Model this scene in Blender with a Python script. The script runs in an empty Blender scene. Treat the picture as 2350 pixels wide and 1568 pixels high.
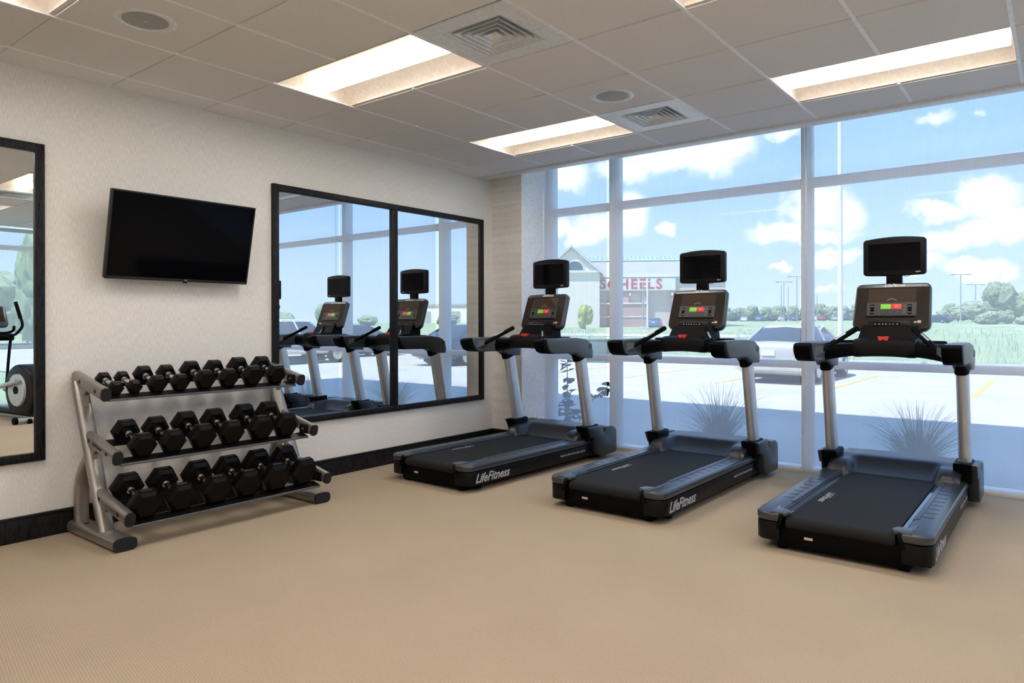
import bpy, bmesh, math, random
from mathutils import Vector, Matrix, Euler, noise
random.seed(7)
PI = math.pi
SC = bpy.context.scene
COL = SC.collection

# ------------------------------------------------------------------ camera
CAM = Vector((4.733, -1.312, 1.252))
YAW, ROLL, FPX, PY = 0.6647, -0.0024, 1616.2, 741.64
_f = Vector((-math.sin(YAW), math.cos(YAW), 0)); _r = Vector((math.cos(YAW), math.sin(YAW), 0)); _u = _r.cross(_f)
CR = _r * math.cos(ROLL) + _u * math.sin(ROLL)
CU = _u * math.cos(ROLL) - _r * math.sin(ROLL)
cd = bpy.data.cameras.new('camera'); cam = bpy.data.objects.new('camera', cd); COL.objects.link(cam)
m = Matrix.Identity(4)
for i in range(3):
    m[i][0] = CR[i]; m[i][1] = CU[i]; m[i][2] = -_f[i]; m[i][3] = CAM[i]
cam.matrix_world = m
cd.sensor_fit = 'HORIZONTAL'; cd.sensor_width = 36; cd.lens = 36 * FPX / 2350
cd.shift_y = -(784 - PY) / 2350; cd.clip_start = 0.05; cd.clip_end = 2000
SC.camera = cam
def ray(px, py): return CR * ((px - 1175) / FPX) + CU * (-(py - PY) / FPX) + _f
def at_y(px, py, Y): d = ray(px, py); return CAM + d * ((Y - CAM.y) / d.y)
def at_depth(px, py, t): return CAM + ray(px, py) * t

# ------------------------------------------------------------------ view
vs = SC.view_settings
vs.view_transform = 'Standard'; vs.look = 'None'; vs.gamma = 1.0; vs.use_curve_mapping = False
vs.exposure = 0.42
SC.cycles.max_bounces = 8; SC.cycles.diffuse_bounces = 4; SC.cycles.glossy_bounces = 5
SC.cycles.transparent_max_bounces = 16; SC.cycles.caustics_reflective = False; SC.cycles.caustics_refractive = False
SC.cycles.sample_clamp_indirect = 4.0
SC.cycles.use_denoising = True
SC.cycles.use_light_tree = False; SC.cycles.use_adaptive_sampling = True; SC.cycles.adaptive_threshold = 0.02

# ------------------------------------------------------------------ sky
SKY_STRENGTH = 1.35
def build_world():
    w = bpy.data.worlds.new('sky'); SC.world = w; w.use_nodes = True
    nt = w.node_tree; N = nt.nodes; L = nt.links; N.clear()
    out = N.new('ShaderNodeOutputWorld'); bg = N.new('ShaderNodeBackground')
    bg.inputs[1].default_value = SKY_STRENGTH
    tc = N.new('ShaderNodeTexCoord'); sep = N.new('ShaderNodeSeparateXYZ')
    L.new(tc.outputs['Generated'], sep.inputs[0])
    def mth(op, a, b=None, c=None):
        n = N.new('ShaderNodeMath'); n.operation = op
        for i, v in enumerate((a, b, c)):
            if v is None: continue
            if isinstance(v, (int, float)): n.inputs[i].default_value = v
            else: L.new(v, n.inputs[i])
        return n.outputs[0]
    az = mth('ARCTAN2', sep.outputs[0], sep.outputs[1]); el = mth('ARCSINE', sep.outputs[2])
    cmb = N.new('ShaderNodeCombineXYZ'); L.new(az, cmb.inputs[0]); L.new(el, cmb.inputs[1])
    nz = N.new('ShaderNodeTexNoise'); nz.inputs['Scale'].default_value = 22; nz.inputs['Detail'].default_value = 5
    nz.inputs['Roughness'].default_value = 0.62
    L.new(cmb.outputs[0], nz.inputs['Vector'])
    # slightly displaced coordinates give billowing outlines
    sub = N.new('ShaderNodeVectorMath'); sub.operation = 'SUBTRACT'; L.new(nz.outputs['Color'], sub.inputs[0]); sub.inputs[1].default_value = (.5, .5, .5)
    scl = N.new('ShaderNodeVectorMath'); scl.operation = 'SCALE'; L.new(sub.outputs[0], scl.inputs[0]); scl.inputs['Scale'].default_value = 0.05
    add = N.new('ShaderNodeVectorMath'); add.operation = 'ADD'; L.new(cmb.outputs[0], add.inputs[0]); L.new(scl.outputs[0], add.inputs[1])
    blobs = []
    seen = [(1560,360,170,42,1),(1440,385,70,32,1),(1665,335,80,30,1),(1300,405,60,34,1),(1400,520,85,34,1),(1335,538,45,22,1),
            (1450,480,45,48,1),(1530,522,28,14,.8),(1880,470,85,55,1),(1795,535,85,26,1),(1945,490,45,45,1),(1860,540,110,18,1),
            (1920,582,60,20,.75),(2265,450,75,50,1),(2150,482,70,24,.9),(2335,510,60,42,1),(2180,545,100,26,.8),(2240,530,50,34,.9),
            (2120,600,60,24,.6),(2245,625,70,26,.9),(2312,636,20,18,.7),(2150,275,46,24,.45),(2242,262,18,10,.4),(1800,310,50,16,.6),
            (1798,626,26,10,.9),(1285,518,36,24,.9),(1880,600,40,10,.6),(1890,660,60,10,.5)]
    for px, py, rx, ry, s in seen:
        d = ray(px, py).normalized(); a = math.atan2(d.x, d.y); e = math.asin(d.z)
        k = (ray(px, py).length)
        blobs.append((a, e, rx / FPX / k * 1.3, ry / FPX / k * 1.45, s))
    rnd = random.Random(3)
    for i in range(16):      # the same fair-weather cumulus carries on round the rest of the sky
        a = rnd.uniform(0.22, 2 * PI - 0.85); a = a if a < PI else a - 2 * PI
        e = rnd.uniform(0.08, 0.75); s = rnd.uniform(.06, .14)
        blobs.append((a, e, s, s * .38, rnd.uniform(.7, 1)))
    acc = None
    for a, e, ra, re, s in blobs:
        mp = N.new('ShaderNodeVectorMath'); mp.operation = 'MULTIPLY_ADD'; L.new(add.outputs[0], mp.inputs[0])
        mp.inputs[1].default_value = (1 / ra, 1 / re, 0); mp.inputs[2].default_value = (-a / ra, -e / re, (1 - s) * .9)
        ln = N.new('ShaderNodeVectorMath'); ln.operation = 'LENGTH'; L.new(mp.outputs[0], ln.inputs[0])
        acc = ln.outputs['Value'] if acc is None else mth('MINIMUM', acc, ln.outputs['Value'])
    dens = mth('ADD', mth('SUBTRACT', 1.0, acc), mth('MULTIPLY', mth('SUBTRACT', nz.outputs['Fac'], 0.5), 0.8))
    mr = N.new('ShaderNodeMapRange'); mr.interpolation_type = 'SMOOTHSTEP'
    mr.inputs['From Min'].default_value = 0.10; mr.inputs['From Max'].default_value = 0.62
    L.new(dens, mr.inputs[0])
    ramp = N.new('ShaderNodeValToRGB'); L.new(sep.outputs[2], ramp.inputs[0])
    r = ramp.color_ramp; r.elements[0].position = 0.0; r.elements[0].color = (.68, .79, 1.0, 1)
    r.elements[1].position = 0.5; r.elements[1].color = (.22, .45, .92, 1)
    e2 = r.elements.new(0.16); e2.color = (.40, .61, .98, 1)
    mix = N.new('ShaderNodeMix'); mix.data_type = 'RGBA'
    L.new(mr.outputs[0], mix.inputs[0]); L.new(ramp.outputs[0], mix.inputs[6]); mix.inputs[7].default_value = (1.06, 1.05, 1.04, 1)
    L.new(mix.outputs[2], bg.inputs[0]); L.new(bg.outputs[0], out.inputs[0])
build_world()
SC.world.cycles.sampling_method = 'MANUAL'; SC.world.cycles.sample_map_resolution = 512

# sun: high, behind the building, whose shadow ends on the lot at y = 11.1
sd = bpy.data.lights.new('sun', 'SUN'); sd.energy = 7.0; sd.angle = 0.01; sd.color = (1, .97, .92)
so = bpy.data.objects.new('sun', sd); COL.objects.link(so)
so.rotation_euler = Vector((2.8, 6.0, -12.15)).to_track_quat('-Z', 'Y').to_euler(); so.location = (0, -20, 40)
LAMP_STRENGTH = 28.0

# ------------------------------------------------------------------ helpers: materials
def mat(name, col, rough=.5, metal=0., nscale=40., namt=.08, bump=0., bscale=200., spec=None, coat=0., emit=None, estr=0.):
    mt = bpy.data.materials.new(name); mt.use_nodes = True
    nt = mt.node_tree; N = nt.nodes; L = nt.links
    b = N['Principled BSDF']
    b.inputs['Roughness'].default_value = rough; b.inputs['Metallic'].default_value = metal
    if spec is not None: b.inputs['Specular IOR Level'].default_value = spec
    if coat: b.inputs['Coat Weight'].default_value = coat; b.inputs['Coat Roughness'].default_value = .08
    tc = N.new('ShaderNodeTexCoord')
    nz = N.new('ShaderNodeTexNoise'); nz.inputs['Scale'].default_value = nscale; nz.inputs['Detail'].default_value = 3
    L.new(tc.outputs['Object'], nz.inputs['Vector'])
    rp = N.new('ShaderNodeValToRGB'); L.new(nz.outputs['Fac'], rp.inputs[0])
    lo = tuple(max(0, c * (1 - namt)) for c in col) + (1,); hi = tuple(c * (1 + namt) for c in col) + (1,)
    rp.color_ramp.elements[0].position = .3; rp.color_ramp.elements[0].color = lo
    rp.color_ramp.elements[1].position = .7; rp.color_ramp.elements[1].color = hi
    L.new(rp.outputs[0], b.inputs['Base Color'])
    if bump:
        n2 = N.new('ShaderNodeTexNoise'); n2.inputs['Scale'].default_value = bscale; n2.inputs['Detail'].default_value = 2
        L.new(tc.outputs['Object'], n2.inputs['Vector'])
        bp = N.new('ShaderNodeBump'); bp.inputs['Strength'].default_value = bump; bp.inputs['Distance'].default_value = .002
        L.new(n2.outputs['Fac'], bp.inputs['Height']); L.new(bp.outputs[0], b.inputs['Normal'])
    if emit:
        b.inputs['Emission Color'].default_value = emit + (1,); b.inputs['Emission Strength'].default_value = estr
    return mt

def wallpaper():
    mt = mat('wallpaper', (.80, .755, .70), .75)
    nt = mt.node_tree; N = nt.nodes; L = nt.links; b = N['Principled BSDF']
    tc = N.new('ShaderNodeTexCoord')
    mp = N.new('ShaderNodeMapping'); mp.inputs['Scale'].default_value = (1, 260, 26); L.new(tc.outputs['Object'], mp.inputs[0])
    n1 = N.new('ShaderNodeTexNoise'); n1.inputs['Scale'].default_value = 1.0; n1.inputs['Detail'].default_value = 2; L.new(mp.outputs[0], n1.inputs['Vector'])
    mp2 = N.new('ShaderNodeMapping'); mp2.inputs['Scale'].default_value = (260, 260, 30); L.new(tc.outputs['Object'], mp2.inputs[0])
    n2 = N.new('ShaderNodeTexNoise'); n2.inputs['Scale'].default_value = 1.0; L.new(mp2.outputs[0], n2.inputs['Vector'])
    ad = N.new('ShaderNodeMath'); ad.operation = 'ADD'; L.new(n1.outputs['Fac'], ad.inputs[0]); L.new(n2.outputs['Fac'], ad.inputs[1])
    rp = N.new('ShaderNodeValToRGB'); L.new(ad.outputs[0], rp.inputs[0])
    rp.color_ramp.elements[0].position = .35; rp.color_ramp.elements[0].color = (.71, .675, .635, 1)
    rp.color_ramp.elements[1].position = .65; rp.color_ramp.elements[1].color = (.90, .865, .825, 1)
    # ad ranges about 0.6..1.4, halve it
    hv = N.new('ShaderNodeMath'); hv.operation = 'MULTIPLY'; hv.inputs[1].default_value = .5; L.new(ad.outputs[0], hv.inputs[0]); L.new(hv.outputs[0], rp.inputs[0])
    L.new(rp.outputs[0], b.inputs['Base Color'])
    bp = N.new('ShaderNodeBump'); bp.inputs['Strength'].default_value = .5; bp.inputs['Distance'].default_value = .002
    L.new(hv.outputs[0], bp.inputs['Height']); L.new(bp.outputs[0], b.inputs['Normal'])
    return mt

def carpet():
    mt = mat('carpet', (.4, .3, .2), .95, spec=.1)
    nt = mt.node_tree; N = nt.nodes; L = nt.links; b = N['Principled BSDF']
    tc = N.new('ShaderNodeTexCoord')
    def wave(rot, scale, dist):
        mp = N.new('ShaderNodeMapping'); mp.inputs['Rotation'].default_value = (0, 0, rot); L.new(tc.outputs['Object'], mp.inputs[0])
        w = N.new('ShaderNodeTexWave'); w.inputs['Scale'].default_value = scale; w.inputs['Distortion'].default_value = dist
        w.inputs['Detail Scale'].default_value = 3.0
        L.new(mp.outputs[0], w.inputs['Vector']); return w.outputs['Fac']
    def mth(op, a, c):
        n = N.new('ShaderNodeMath'); n.operation = op
        for i, v in enumerate((a, c)):
            if isinstance(v, (int, float)): n.inputs[i].default_value = v
            else: L.new(v, n.inputs[i])
        return n.outputs[0]
    weave = mth('MULTIPLY', wave(.35, 42, 2.5), wave(1.75, 30, 2.5))
    nz = N.new('ShaderNodeTexNoise'); nz.inputs['Scale'].default_value = 1.3; nz.inputs['Detail'].default_value = 4; L.new(tc.outputs['Object'], nz.inputs['Vector'])
    n3 = N.new('ShaderNodeTexNoise'); n3.inputs['Scale'].default_value = 160; n3.inputs['Detail'].default_value = 2; L.new(tc.outputs['Object'], n3.inputs['Vector'])
    v = mth('ADD', mth('MULTIPLY', weave, .55), mth('ADD', mth('MULTIPLY', nz.outputs['Fac'], .35), mth('MULTIPLY', n3.outputs['Fac'], .35)))
    rp = N.new('ShaderNodeValToRGB'); L.new(v, rp.inputs[0])
    rp.color_ramp.elements[0].position = .2; rp.color_ramp.elements[0].color = (.37, .29, .205, 1)
    rp.color_ramp.elements[1].position = .8; rp.color_ramp.elements[1].color = (.52, .42, .31, 1)
    L.new(rp.outputs[0], b.inputs['Base Color'])
    bp = N.new('ShaderNodeBump'); bp.inputs['Strength'].default_value = .35; bp.inputs['Distance'].default_value = .003
    L.new(v, bp.inputs['Height']); L.new(bp.outputs[0], b.inputs['Normal'])
    return mt

def wood_black():
    mt = mat('black stained ash', (.012, .011, .011), .45, spec=.2)
    nt = mt.node_tree; N = nt.nodes; L = nt.links; b = N['Principled BSDF']
    tc = N.new('ShaderNodeTexCoord'); mp = N.new('ShaderNodeMapping'); mp.inputs['Scale'].default_value = (6, 6, 1.2); L.new(tc.outputs['Object'], mp.inputs[0])
    w = N.new('ShaderNodeTexWave'); w.inputs['Scale'].default_value = 9; w.inputs['Distortion'].default_value = 9; w.inputs['Detail'].default_value = 3
    L.new(mp.outputs[0], w.inputs['Vector'])
    rp = N.new('ShaderNodeValToRGB'); L.new(w.outputs['Fac'], rp.inputs[0])
    rp.color_ramp.elements[0].color = (.003, .0028, .0032, 1); rp.color_ramp.elements[1].color = (.014, .013, .015, 1)
    L.new(rp.outputs[0], b.inputs['Base Color'])
    bp = N.new('ShaderNodeBump'); bp.inputs['Strength'].default_value = .3; bp.inputs['Distance'].default_value = .001
    L.new(w.outputs['Fac'], bp.inputs['Height']); L.new(bp.outputs[0], b.inputs['Normal'])
    return mt

def shade_fabric():
    mt = bpy.data.materials.new('shade mesh fabric'); mt.use_nodes = True
    nt = mt.node_tree; N = nt.nodes; L = nt.links; N.clear()
    out = N.new('ShaderNodeOutputMaterial'); tr = N.new('ShaderNodeBsdfTransparent'); tl = N.new('ShaderNodeBsdfTranslucent'); df = N.new('ShaderNodeBsdfDiffuse')
    tl.inputs[0].default_value = (.82, .85, .9, 1); df.inputs[0].default_value = (.8, .82, .86, 1)
    m1 = N.new('ShaderNodeMixShader'); m1.inputs[0].default_value = .45; L.new(tl.outputs[0], m1.inputs[1]); L.new(df.outputs[0], m1.inputs[2])
    tc = N.new('ShaderNodeTexCoord'); sp = N.new('ShaderNodeMapping'); sp.inputs['Scale'].default_value = (1, 1, .002); L.new(tc.outputs['Object'], sp.inputs[0])
    wv = N.new('ShaderNodeTexNoise'); wv.inputs['Scale'].default_value = 70; wv.inputs['Detail'].default_value = 1; L.new(sp.outputs[0], wv.inputs['Vector'])
    mr = N.new('ShaderNodeMapRange'); mr.inputs['From Min'].default_value = .3; mr.inputs['From Max'].default_value = .7
    mr.inputs['To Min'].default_value = .445; mr.inputs['To Max'].default_value = .465; L.new(wv.outputs['Fac'], mr.inputs[0])
    m2 = N.new('ShaderNodeMixShader'); L.new(mr.outputs[0], m2.inputs[0]); L.new(tr.outputs[0], m2.inputs[1]); L.new(m1.outputs[0], m2.inputs[2])
    L.new(m2.outputs[0], out.inputs[0]); return mt

def pane_glass(name='window glass', tint=(.93, .97, .98)):
    mt = bpy.data.materials.new(name); mt.use_nodes = True
    nt = mt.node_tree; N = nt.nodes; L = nt.links; N.clear()
    out = N.new('ShaderNodeOutputMaterial'); tr = N.new('ShaderNodeBsdfTransparent'); gl = N.new('ShaderNodeBsdfGlossy')
    gl.inputs['Roughness'].default_value = 0.0; tr.inputs[0].default_value = tint + (1,)
    lw = N.new('ShaderNodeLayerWeight'); pw = N.new('ShaderNodeMath'); pw.operation = 'POWER'; pw.inputs[1].default_value = 5.0
    L.new(lw.outputs['Facing'], pw.inputs[0])
    ma = N.new('ShaderNodeMath'); ma.operation = 'MULTIPLY_ADD'; ma.inputs[1].default_value = .8; ma.inputs[2].default_value = .006; L.new(pw.outputs[0], ma.inputs[0])
    m2 = N.new('ShaderNodeMixShader'); L.new(ma.outputs[0], m2.inputs[0]); L.new(tr.outputs[0], m2.inputs[1]); L.new(gl.outputs[0], m2.inputs[2])
    L.new(m2.outputs[0], out.inputs[0]); return mt

def leaf_mat(name, col, trans=.35):
    mt = mat(name, col, .6, namt=.3, nscale=3)
    b = mt.node_tree.nodes['Principled BSDF']
    b.inputs['Specular IOR Level'].default_value = .2
    return mt

M = {}
M['wall'] = wallpaper(); M['carpet'] = carpet(); M['wood'] = wood_black(); M['shade'] = shade_fabric(); M['glass'] = pane_glass()
M['white'] = mat('white painted plaster', (.90, .89, .88), .7)
M['tile'] = mat('mineral ceiling tile', (.86, .84, .83), .9, nscale=180, namt=.1, bump=.6, bscale=260, spec=.15)
M['grid'] = mat('ceiling grid enamel', (.95, .94, .93), .4)
M['vent'] = mat('white enamelled steel', (.86, .88, .89), .3)
M['duct'] = mat('dark duct interior', (.012, .012, .014), .8)
M['reflector'] = mat('white troffer reflector', (.84, .76, .68), .5)
M['lens'] = mat('lit troffer lens', (.9, .85, .75), .5, emit=(1.0, .95, .885), estr=LAMP_STRENGTH)
M['lens_side'] = mat('glowing perforated lens basket', (.9, .85, .75), .5, emit=(1.0, .90, .78), estr=1.9)
M['grille'] = mat('speaker grille steel', (.40, .40, .38), .5, nscale=900, namt=.3)
M['alu'] = mat('painted aluminium frame', (.78, .79, .80), .38)
M['hem'] = mat('beige hem bar', (.62, .56, .50), .5)
M['chain'] = mat('steel bead chain', (.7, .7, .72), .3, .7)
M['mirror'] = mat('silvered mirror glass', (.86, .89, .89), .0, 1.0, namt=0)
M['tvblack'] = mat('gloss black bezel', (.004, .004, .005), .2, spec=.25)
M['screen'] = mat('dark glass screen', (.0015, .0015, .0025), .07, spec=.12)
M['trim'] = mat('brushed bezel edge', (.03, .026, .026), .3, .5)
M['text'] = mat('pale printed lettering', (.75, .75, .75), .5)
M['textdim'] = mat('grey printed lettering', (.42, .42, .44), .5)
M['rackmetal'] = mat('satin grey powder coat', (.34, .315, .29), .33, .75, nscale=8)
M['rubbercap'] = mat('grey black rubber cap', (.012, .012, .016), .5, spec=.3)
M['rail_black'] = mat('black shelf rail', (.003, .003, .0035), .45, spec=.25)
M['lip'] = mat('grey shelf lip', (.12, .12, .13), .4, .5)
M['rubber'] = mat('black moulded rubber', (.0014, .0012, .0013), .38, bump=.12, bscale=500, spec=.16)
M['chrome'] = mat('knurled chrome', (.62, .60, .57), .22, 1.0, nscale=600, namt=.2)
M['mark'] = mat('grey moulded marking', (.055, .055, .058), .5)
M['tm_body'] = mat('black moulded plastic', (.0028, .0028, .0038), .38, spec=.2)
M['tm_rail'] = mat('dark graphite plastic', (.030, .034, .042), .30, spec=.75)
M['tm_hood'] = mat('graphite hood plastic', (.016, .018, .023), .34, spec=.55)
M['tm_arm'] = mat('grey arm plastic', (.075, .082, .093), .38, spec=.5)
M['tm_dark'] = mat('soft black vinyl', (.0018, .0018, .0023), .5, spec=.08)
M['belt'] = mat('textured running belt', (.012, .0125, .014), .75, nscale=260, namt=.45, bump=.6, bscale=420, spec=.25)
M['deck'] = mat('glossy deck edge', (.02, .022, .027), .08, coat=.5)
M['silver'] = mat('satin silver upright', (.62, .62, .63), .38, .8, nscale=6, namt=.04)
M['green'] = mat('green start key', (.18, .50, .02), .4, emit=(.12, .42, .01), estr=.35)
M['green'].cycles.emission_sampling = 'NONE'
M['red'] = mat('red stop key', (.70, .022, .03), .4, emit=(.6, .02, .03), estr=.3)
M['red'].cycles.emission_sampling = 'NONE'
M['clip'] = mat('red safety clip', (.75, .035, .03), .4)
M['face'] = mat('console face with painted warm reflection', (.026, .019, .015), .12, spec=.6)  # dark panel, brown tint stands in for the warm room reflected in it
M['display'] = mat('console display with painted warm reflection', (.055, .038, .027), .06, spec=.7)  # stronger brown, warm wall reflection painted into the glass colour
M['keypad'] = mat('charcoal keypad', (.035, .034, .037), .4)
M['sticker'] = mat('cream sticker', (.6, .48, .4), .5)

# ------------------------------------------------------------------ helpers: meshes
def merge(bm, t, Mx=None):
    if Mx is not None: bmesh.ops.transform(t, matrix=Mx, verts=t.verts)
    me = bpy.data.meshes.new('_t'); t.to_mesh(me); t.free(); bm.from_mesh(me); bpy.data.meshes.remove(me)
def rbox(bm, c, s, r=.01, seg=2, Mx=None):
    t = bmesh.new(); bmesh.ops.create_cube(t, size=1)
    bmesh.ops.scale(t, vec=Vector(s), verts=t.verts)
    if r > 0:
        r = min(r, min(s) * .49)
        bmesh.ops.bevel(t, geom=list(t.edges), offset=r, segments=seg, profile=.5, affect='EDGES')
    bmesh.ops.translate(t, vec=Vector(c), verts=t.verts); merge(bm, t, Mx)
def prism(bm, pts, lo, hi, axis='x', r=0, seg=2, Mx=None):
    t = bmesh.new()
    def P(a, b, h): return {'x': (h, a, b), 'y': (a, h, b), 'z': (a, b, h)}[axis]
    v0 = [t.verts.new(P(a, b, lo)) for a, b in pts]; v1 = [t.verts.new(P(a, b, hi)) for a, b in pts]
    n = len(pts); f0 = t.faces.new(v0); f1 = t.faces.new(v1)
    for i in range(n): t.faces.new((v0[i], v0[(i + 1) % n], v1[(i + 1) % n], v1[i]))
    bmesh.ops.recalc_face_normals(t, faces=t.faces)
    if r > 0:
        es = list(f0.edges) + list(f1.edges)
        bmesh.ops.bevel(t, geom=es, offset=r, segments=seg, profile=.5, affect='EDGES', clamp_overlap=True)
    merge(bm, t, Mx)
def loft(bm, rings, cap=True, Mx=None):
    t = bmesh.new(); R = [[t.verts.new(p) for p in ring] for ring in rings]; n = len(R[0])
    for a, b in zip(R, R[1:]):
        for i in range(n): t.faces.new((a[i], a[(i + 1) % n], b[(i + 1) % n], b[i]))
    if cap: t.faces.new(R[0]); t.faces.new(R[-1])
    bmesh.ops.recalc_face_normals(t, faces=t.faces); merge(bm, t, Mx)
def tube(bm, path, rad, n=12, sec=(1, 1), up=None, p=2.0, Mx=None):
    path = [Vector(q) for q in path]; rings = []
    for i, q in enumerate(path):
        d = (path[min(i + 1, len(path) - 1)] - path[max(i - 1, 0)]).normalized()
        if up is None: up = Vector((0, 0, 1)) if abs(d.z) < .9 else Vector((1, 0, 0))
        s = d.cross(Vector(up)).normalized(); u2 = s.cross(d).normalized()
        r = rad[i] if isinstance(rad, (list, tuple)) else rad
        ring = []
        for k in range(n):
            a = 2 * PI * k / n; ca, sa = math.cos(a), math.sin(a)
            ca = math.copysign(abs(ca) ** (2 / p), ca); sa = math.copysign(abs(sa) ** (2 / p), sa)
            ring.append(q + s * (r * sec[0] * ca) + u2 * (r * sec[1] * sa))
        rings.append(ring)
    loft(bm, rings, True, Mx)
def smoothpath(pts, n=6):
    pts = [Vector(p) for p in pts]; out = []
    for i in range(len(pts) - 1):
        p0 = pts[max(i - 1, 0)]; p1 = pts[i]; p2 = pts[i + 1]; p3 = pts[min(i + 2, len(pts) - 1)]
        for k in range(n):
            t = k / n
            out.append(.5 * ((2 * p1) + (p2 - p0) * t + (2 * p0 - 5 * p1 + 4 * p2 - p3) * t * t + (3 * p1 - p0 - 3 * p2 + p3) * t ** 3))
    out.append(pts[-1]); return out
def arc(cx, cy, r, a0, a1, n=6): return [(cx + r * math.cos(a0 + (a1 - a0) * i / n), cy + r * math.sin(a0 + (a1 - a0) * i / n)) for i in range(n + 1)]
def rrect(w, h, r, n=5, cx=0, cy=0):
    return arc(cx + w / 2 - r, cy + h / 2 - r, r, 0, PI / 2, n) + arc(cx - w / 2 + r, cy + h / 2 - r, r, PI / 2, PI, n) + \
        arc(cx - w / 2 + r, cy - h / 2 + r, r, PI, 1.5 * PI, n) + arc(cx + w / 2 - r, cy - h / 2 + r, r, 1.5 * PI, 2 * PI, n)
def mesh_of(name, bm, mt, smooth=35):
    me = bpy.data.meshes.new(name)
    bm.to_mesh(me); bm.free()
    for k in (mt if isinstance(mt, (list, tuple)) else [mt]): me.materials.append(k)
    if smooth:
        me.polygons.foreach_set('use_smooth', [True] * len(me.polygons)); me.set_sharp_from_angle(angle=math.radians(smooth))
    return me
def link(name, data, parent=None, loc=None, rot=None):
    o = bpy.data.objects.new(name, data); COL.objects.link(o)
    if parent is not None: o.parent = parent
    if loc is not None: o.location = loc
    if rot is not None: o.rotation_euler = rot
    return o
def obj(name, bm, mt, parent=None, smooth=35): return link(name, mesh_of(name, bm, mt, smooth), parent)
def box(name, lo, hi, mt, parent=None, r=0.0):
    bm = bmesh.new(); lo = Vector(lo); hi = Vector(hi); rbox(bm, (lo + hi) / 2, hi - lo, r); return obj(name, bm, mt, parent, 35 if r else 0)
def tag(o, label, cat, group=None):
    o['label'] = label; o['category'] = cat
    if group: o['group'] = group
    return o
def struct(o, label=None):
    o['kind'] = 'structure'
    if label: o['label'] = label
    return o
def thing(name, label, cat, loc=(0, 0, 0), rz=0, group=None):
    o = link(name, None, None, loc, (0, 0, rz)); o.empty_display_size = .1; return tag(o, label, cat, group)
def dup(root, loc, rz, label=None):
    def cp(o, par):
        c = o.copy(); COL.objects.link(c); c.parent = par
        for ch in list(o.children): cp(ch, c)
        return c
    r = cp(root, None); r.location = loc; r.rotation_euler = (0, 0, rz)
    if label: r['label'] = label
    return r
def text(name, s, size, Mx, mt, parent, shear=0., bold=0., depth=.0006, space=1.0):
    cu = bpy.data.curves.new('_f', 'FONT'); cu.body = s; cu.size = size; cu.shear = shear; cu.offset = bold; cu.extrude = depth
    cu.space_character = space; cu.align_x = 'CENTER'; cu.align_y = 'CENTER'; cu.resolution_u = 3
    to = bpy.data.objects.new('_f', cu); COL.objects.link(to)
    dg = bpy.context.evaluated_depsgraph_get()
    me = bpy.data.meshes.new_from_object(to.evaluated_get(dg)); bpy.data.objects.remove(to); bpy.data.curves.remove(cu)
    me.transform(Mx); me.materials.clear(); me.materials.append(mt); me.name = name
    return link(name, me, parent)
def basis(o, x, y, z):
    m = Matrix.Identity(4)
    for i in range(3): m[i][0] = x[i]; m[i][1] = y[i]; m[i][2] = z[i]; m[i][3] = o[i]
    return m

# ================================================================== ROOM
H = 2.749; T = 0.6096; XR = 7.96; YB = -3.45; YW = 4.85; YC = 4.13
GX = [0.265 + i * T for i in range(13)]; GX = [x for x in GX if x < XR - .1]
GY = [k * T for k in range(-5, 7)]
struct(box('floor', (-.15, YB - .15, -.12), (XR + .15, 5.0, 0), M['carpet']), 'beige woven carpet floor')
struct(box('wall_left', (-.15, YB - .15, 0), (0, 5.05, 3.15), M['wall']), 'cream textured wallpaper wall carrying television and mirrors')
struct(box('wall_back', (0, YB - .15, 0), (XR, YB, 3.15), M['wall']), 'cream wallpaper wall opposite the windows')
bm = bmesh.new(); rbox(bm, (.1935, 4.722, 1.575), (.387, .656, 3.15), 0)
bm.faces.ensure_lookup_table()
for f in bm.faces: f.material_index = 1 if f.normal.x > .5 else 0
struct(obj('wall_corner', bm, [M['wall'], M['white']], None, 0), 'wallpapered pier with white window reveal')
# right wall: low pieces around a second glazed opening
wr = struct(box('wall_right', (XR, YB - .15, 0), (XR + .15, .2, 3.15), M['white']), 'wall beside the side window')
box('wall_panel', (XR, 4.55, 0), (XR + .15, 5.05, 3.15), M['white'], wr)
def board(name, lo, hi, par_axis):
    lo = Vector(lo); hi = Vector(hi); bm = bmesh.new()
    rbox(bm, (lo + hi) / 2, hi - lo, .004); o = obj(name, bm, M['wood'])
    b2 = bmesh.new()
    if par_axis == 'y': rbox(b2, ((lo.x + hi.x) / 2 + .004, (lo.y + hi.y) / 2, hi.z - .004), (hi.x - lo.x + .008, hi.y - lo.y, .016), .004)
    else: rbox(b2, ((lo.x + hi.x) / 2, (lo.y + hi.y) / 2 - .004, hi.z - .004), (hi.x - lo.x, hi.y - lo.y + .008, .016), .004)
    obj('bead', b2, M['wood'], o); return struct(o, 'black stained baseboard')
board('baseboard_left', (-.002, YB, 0), (.014, 4.38, .143), 'y')
board('baseboard_corner', (0, 4.380, 0), (.387, 4.396, .143), 'x')

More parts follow.
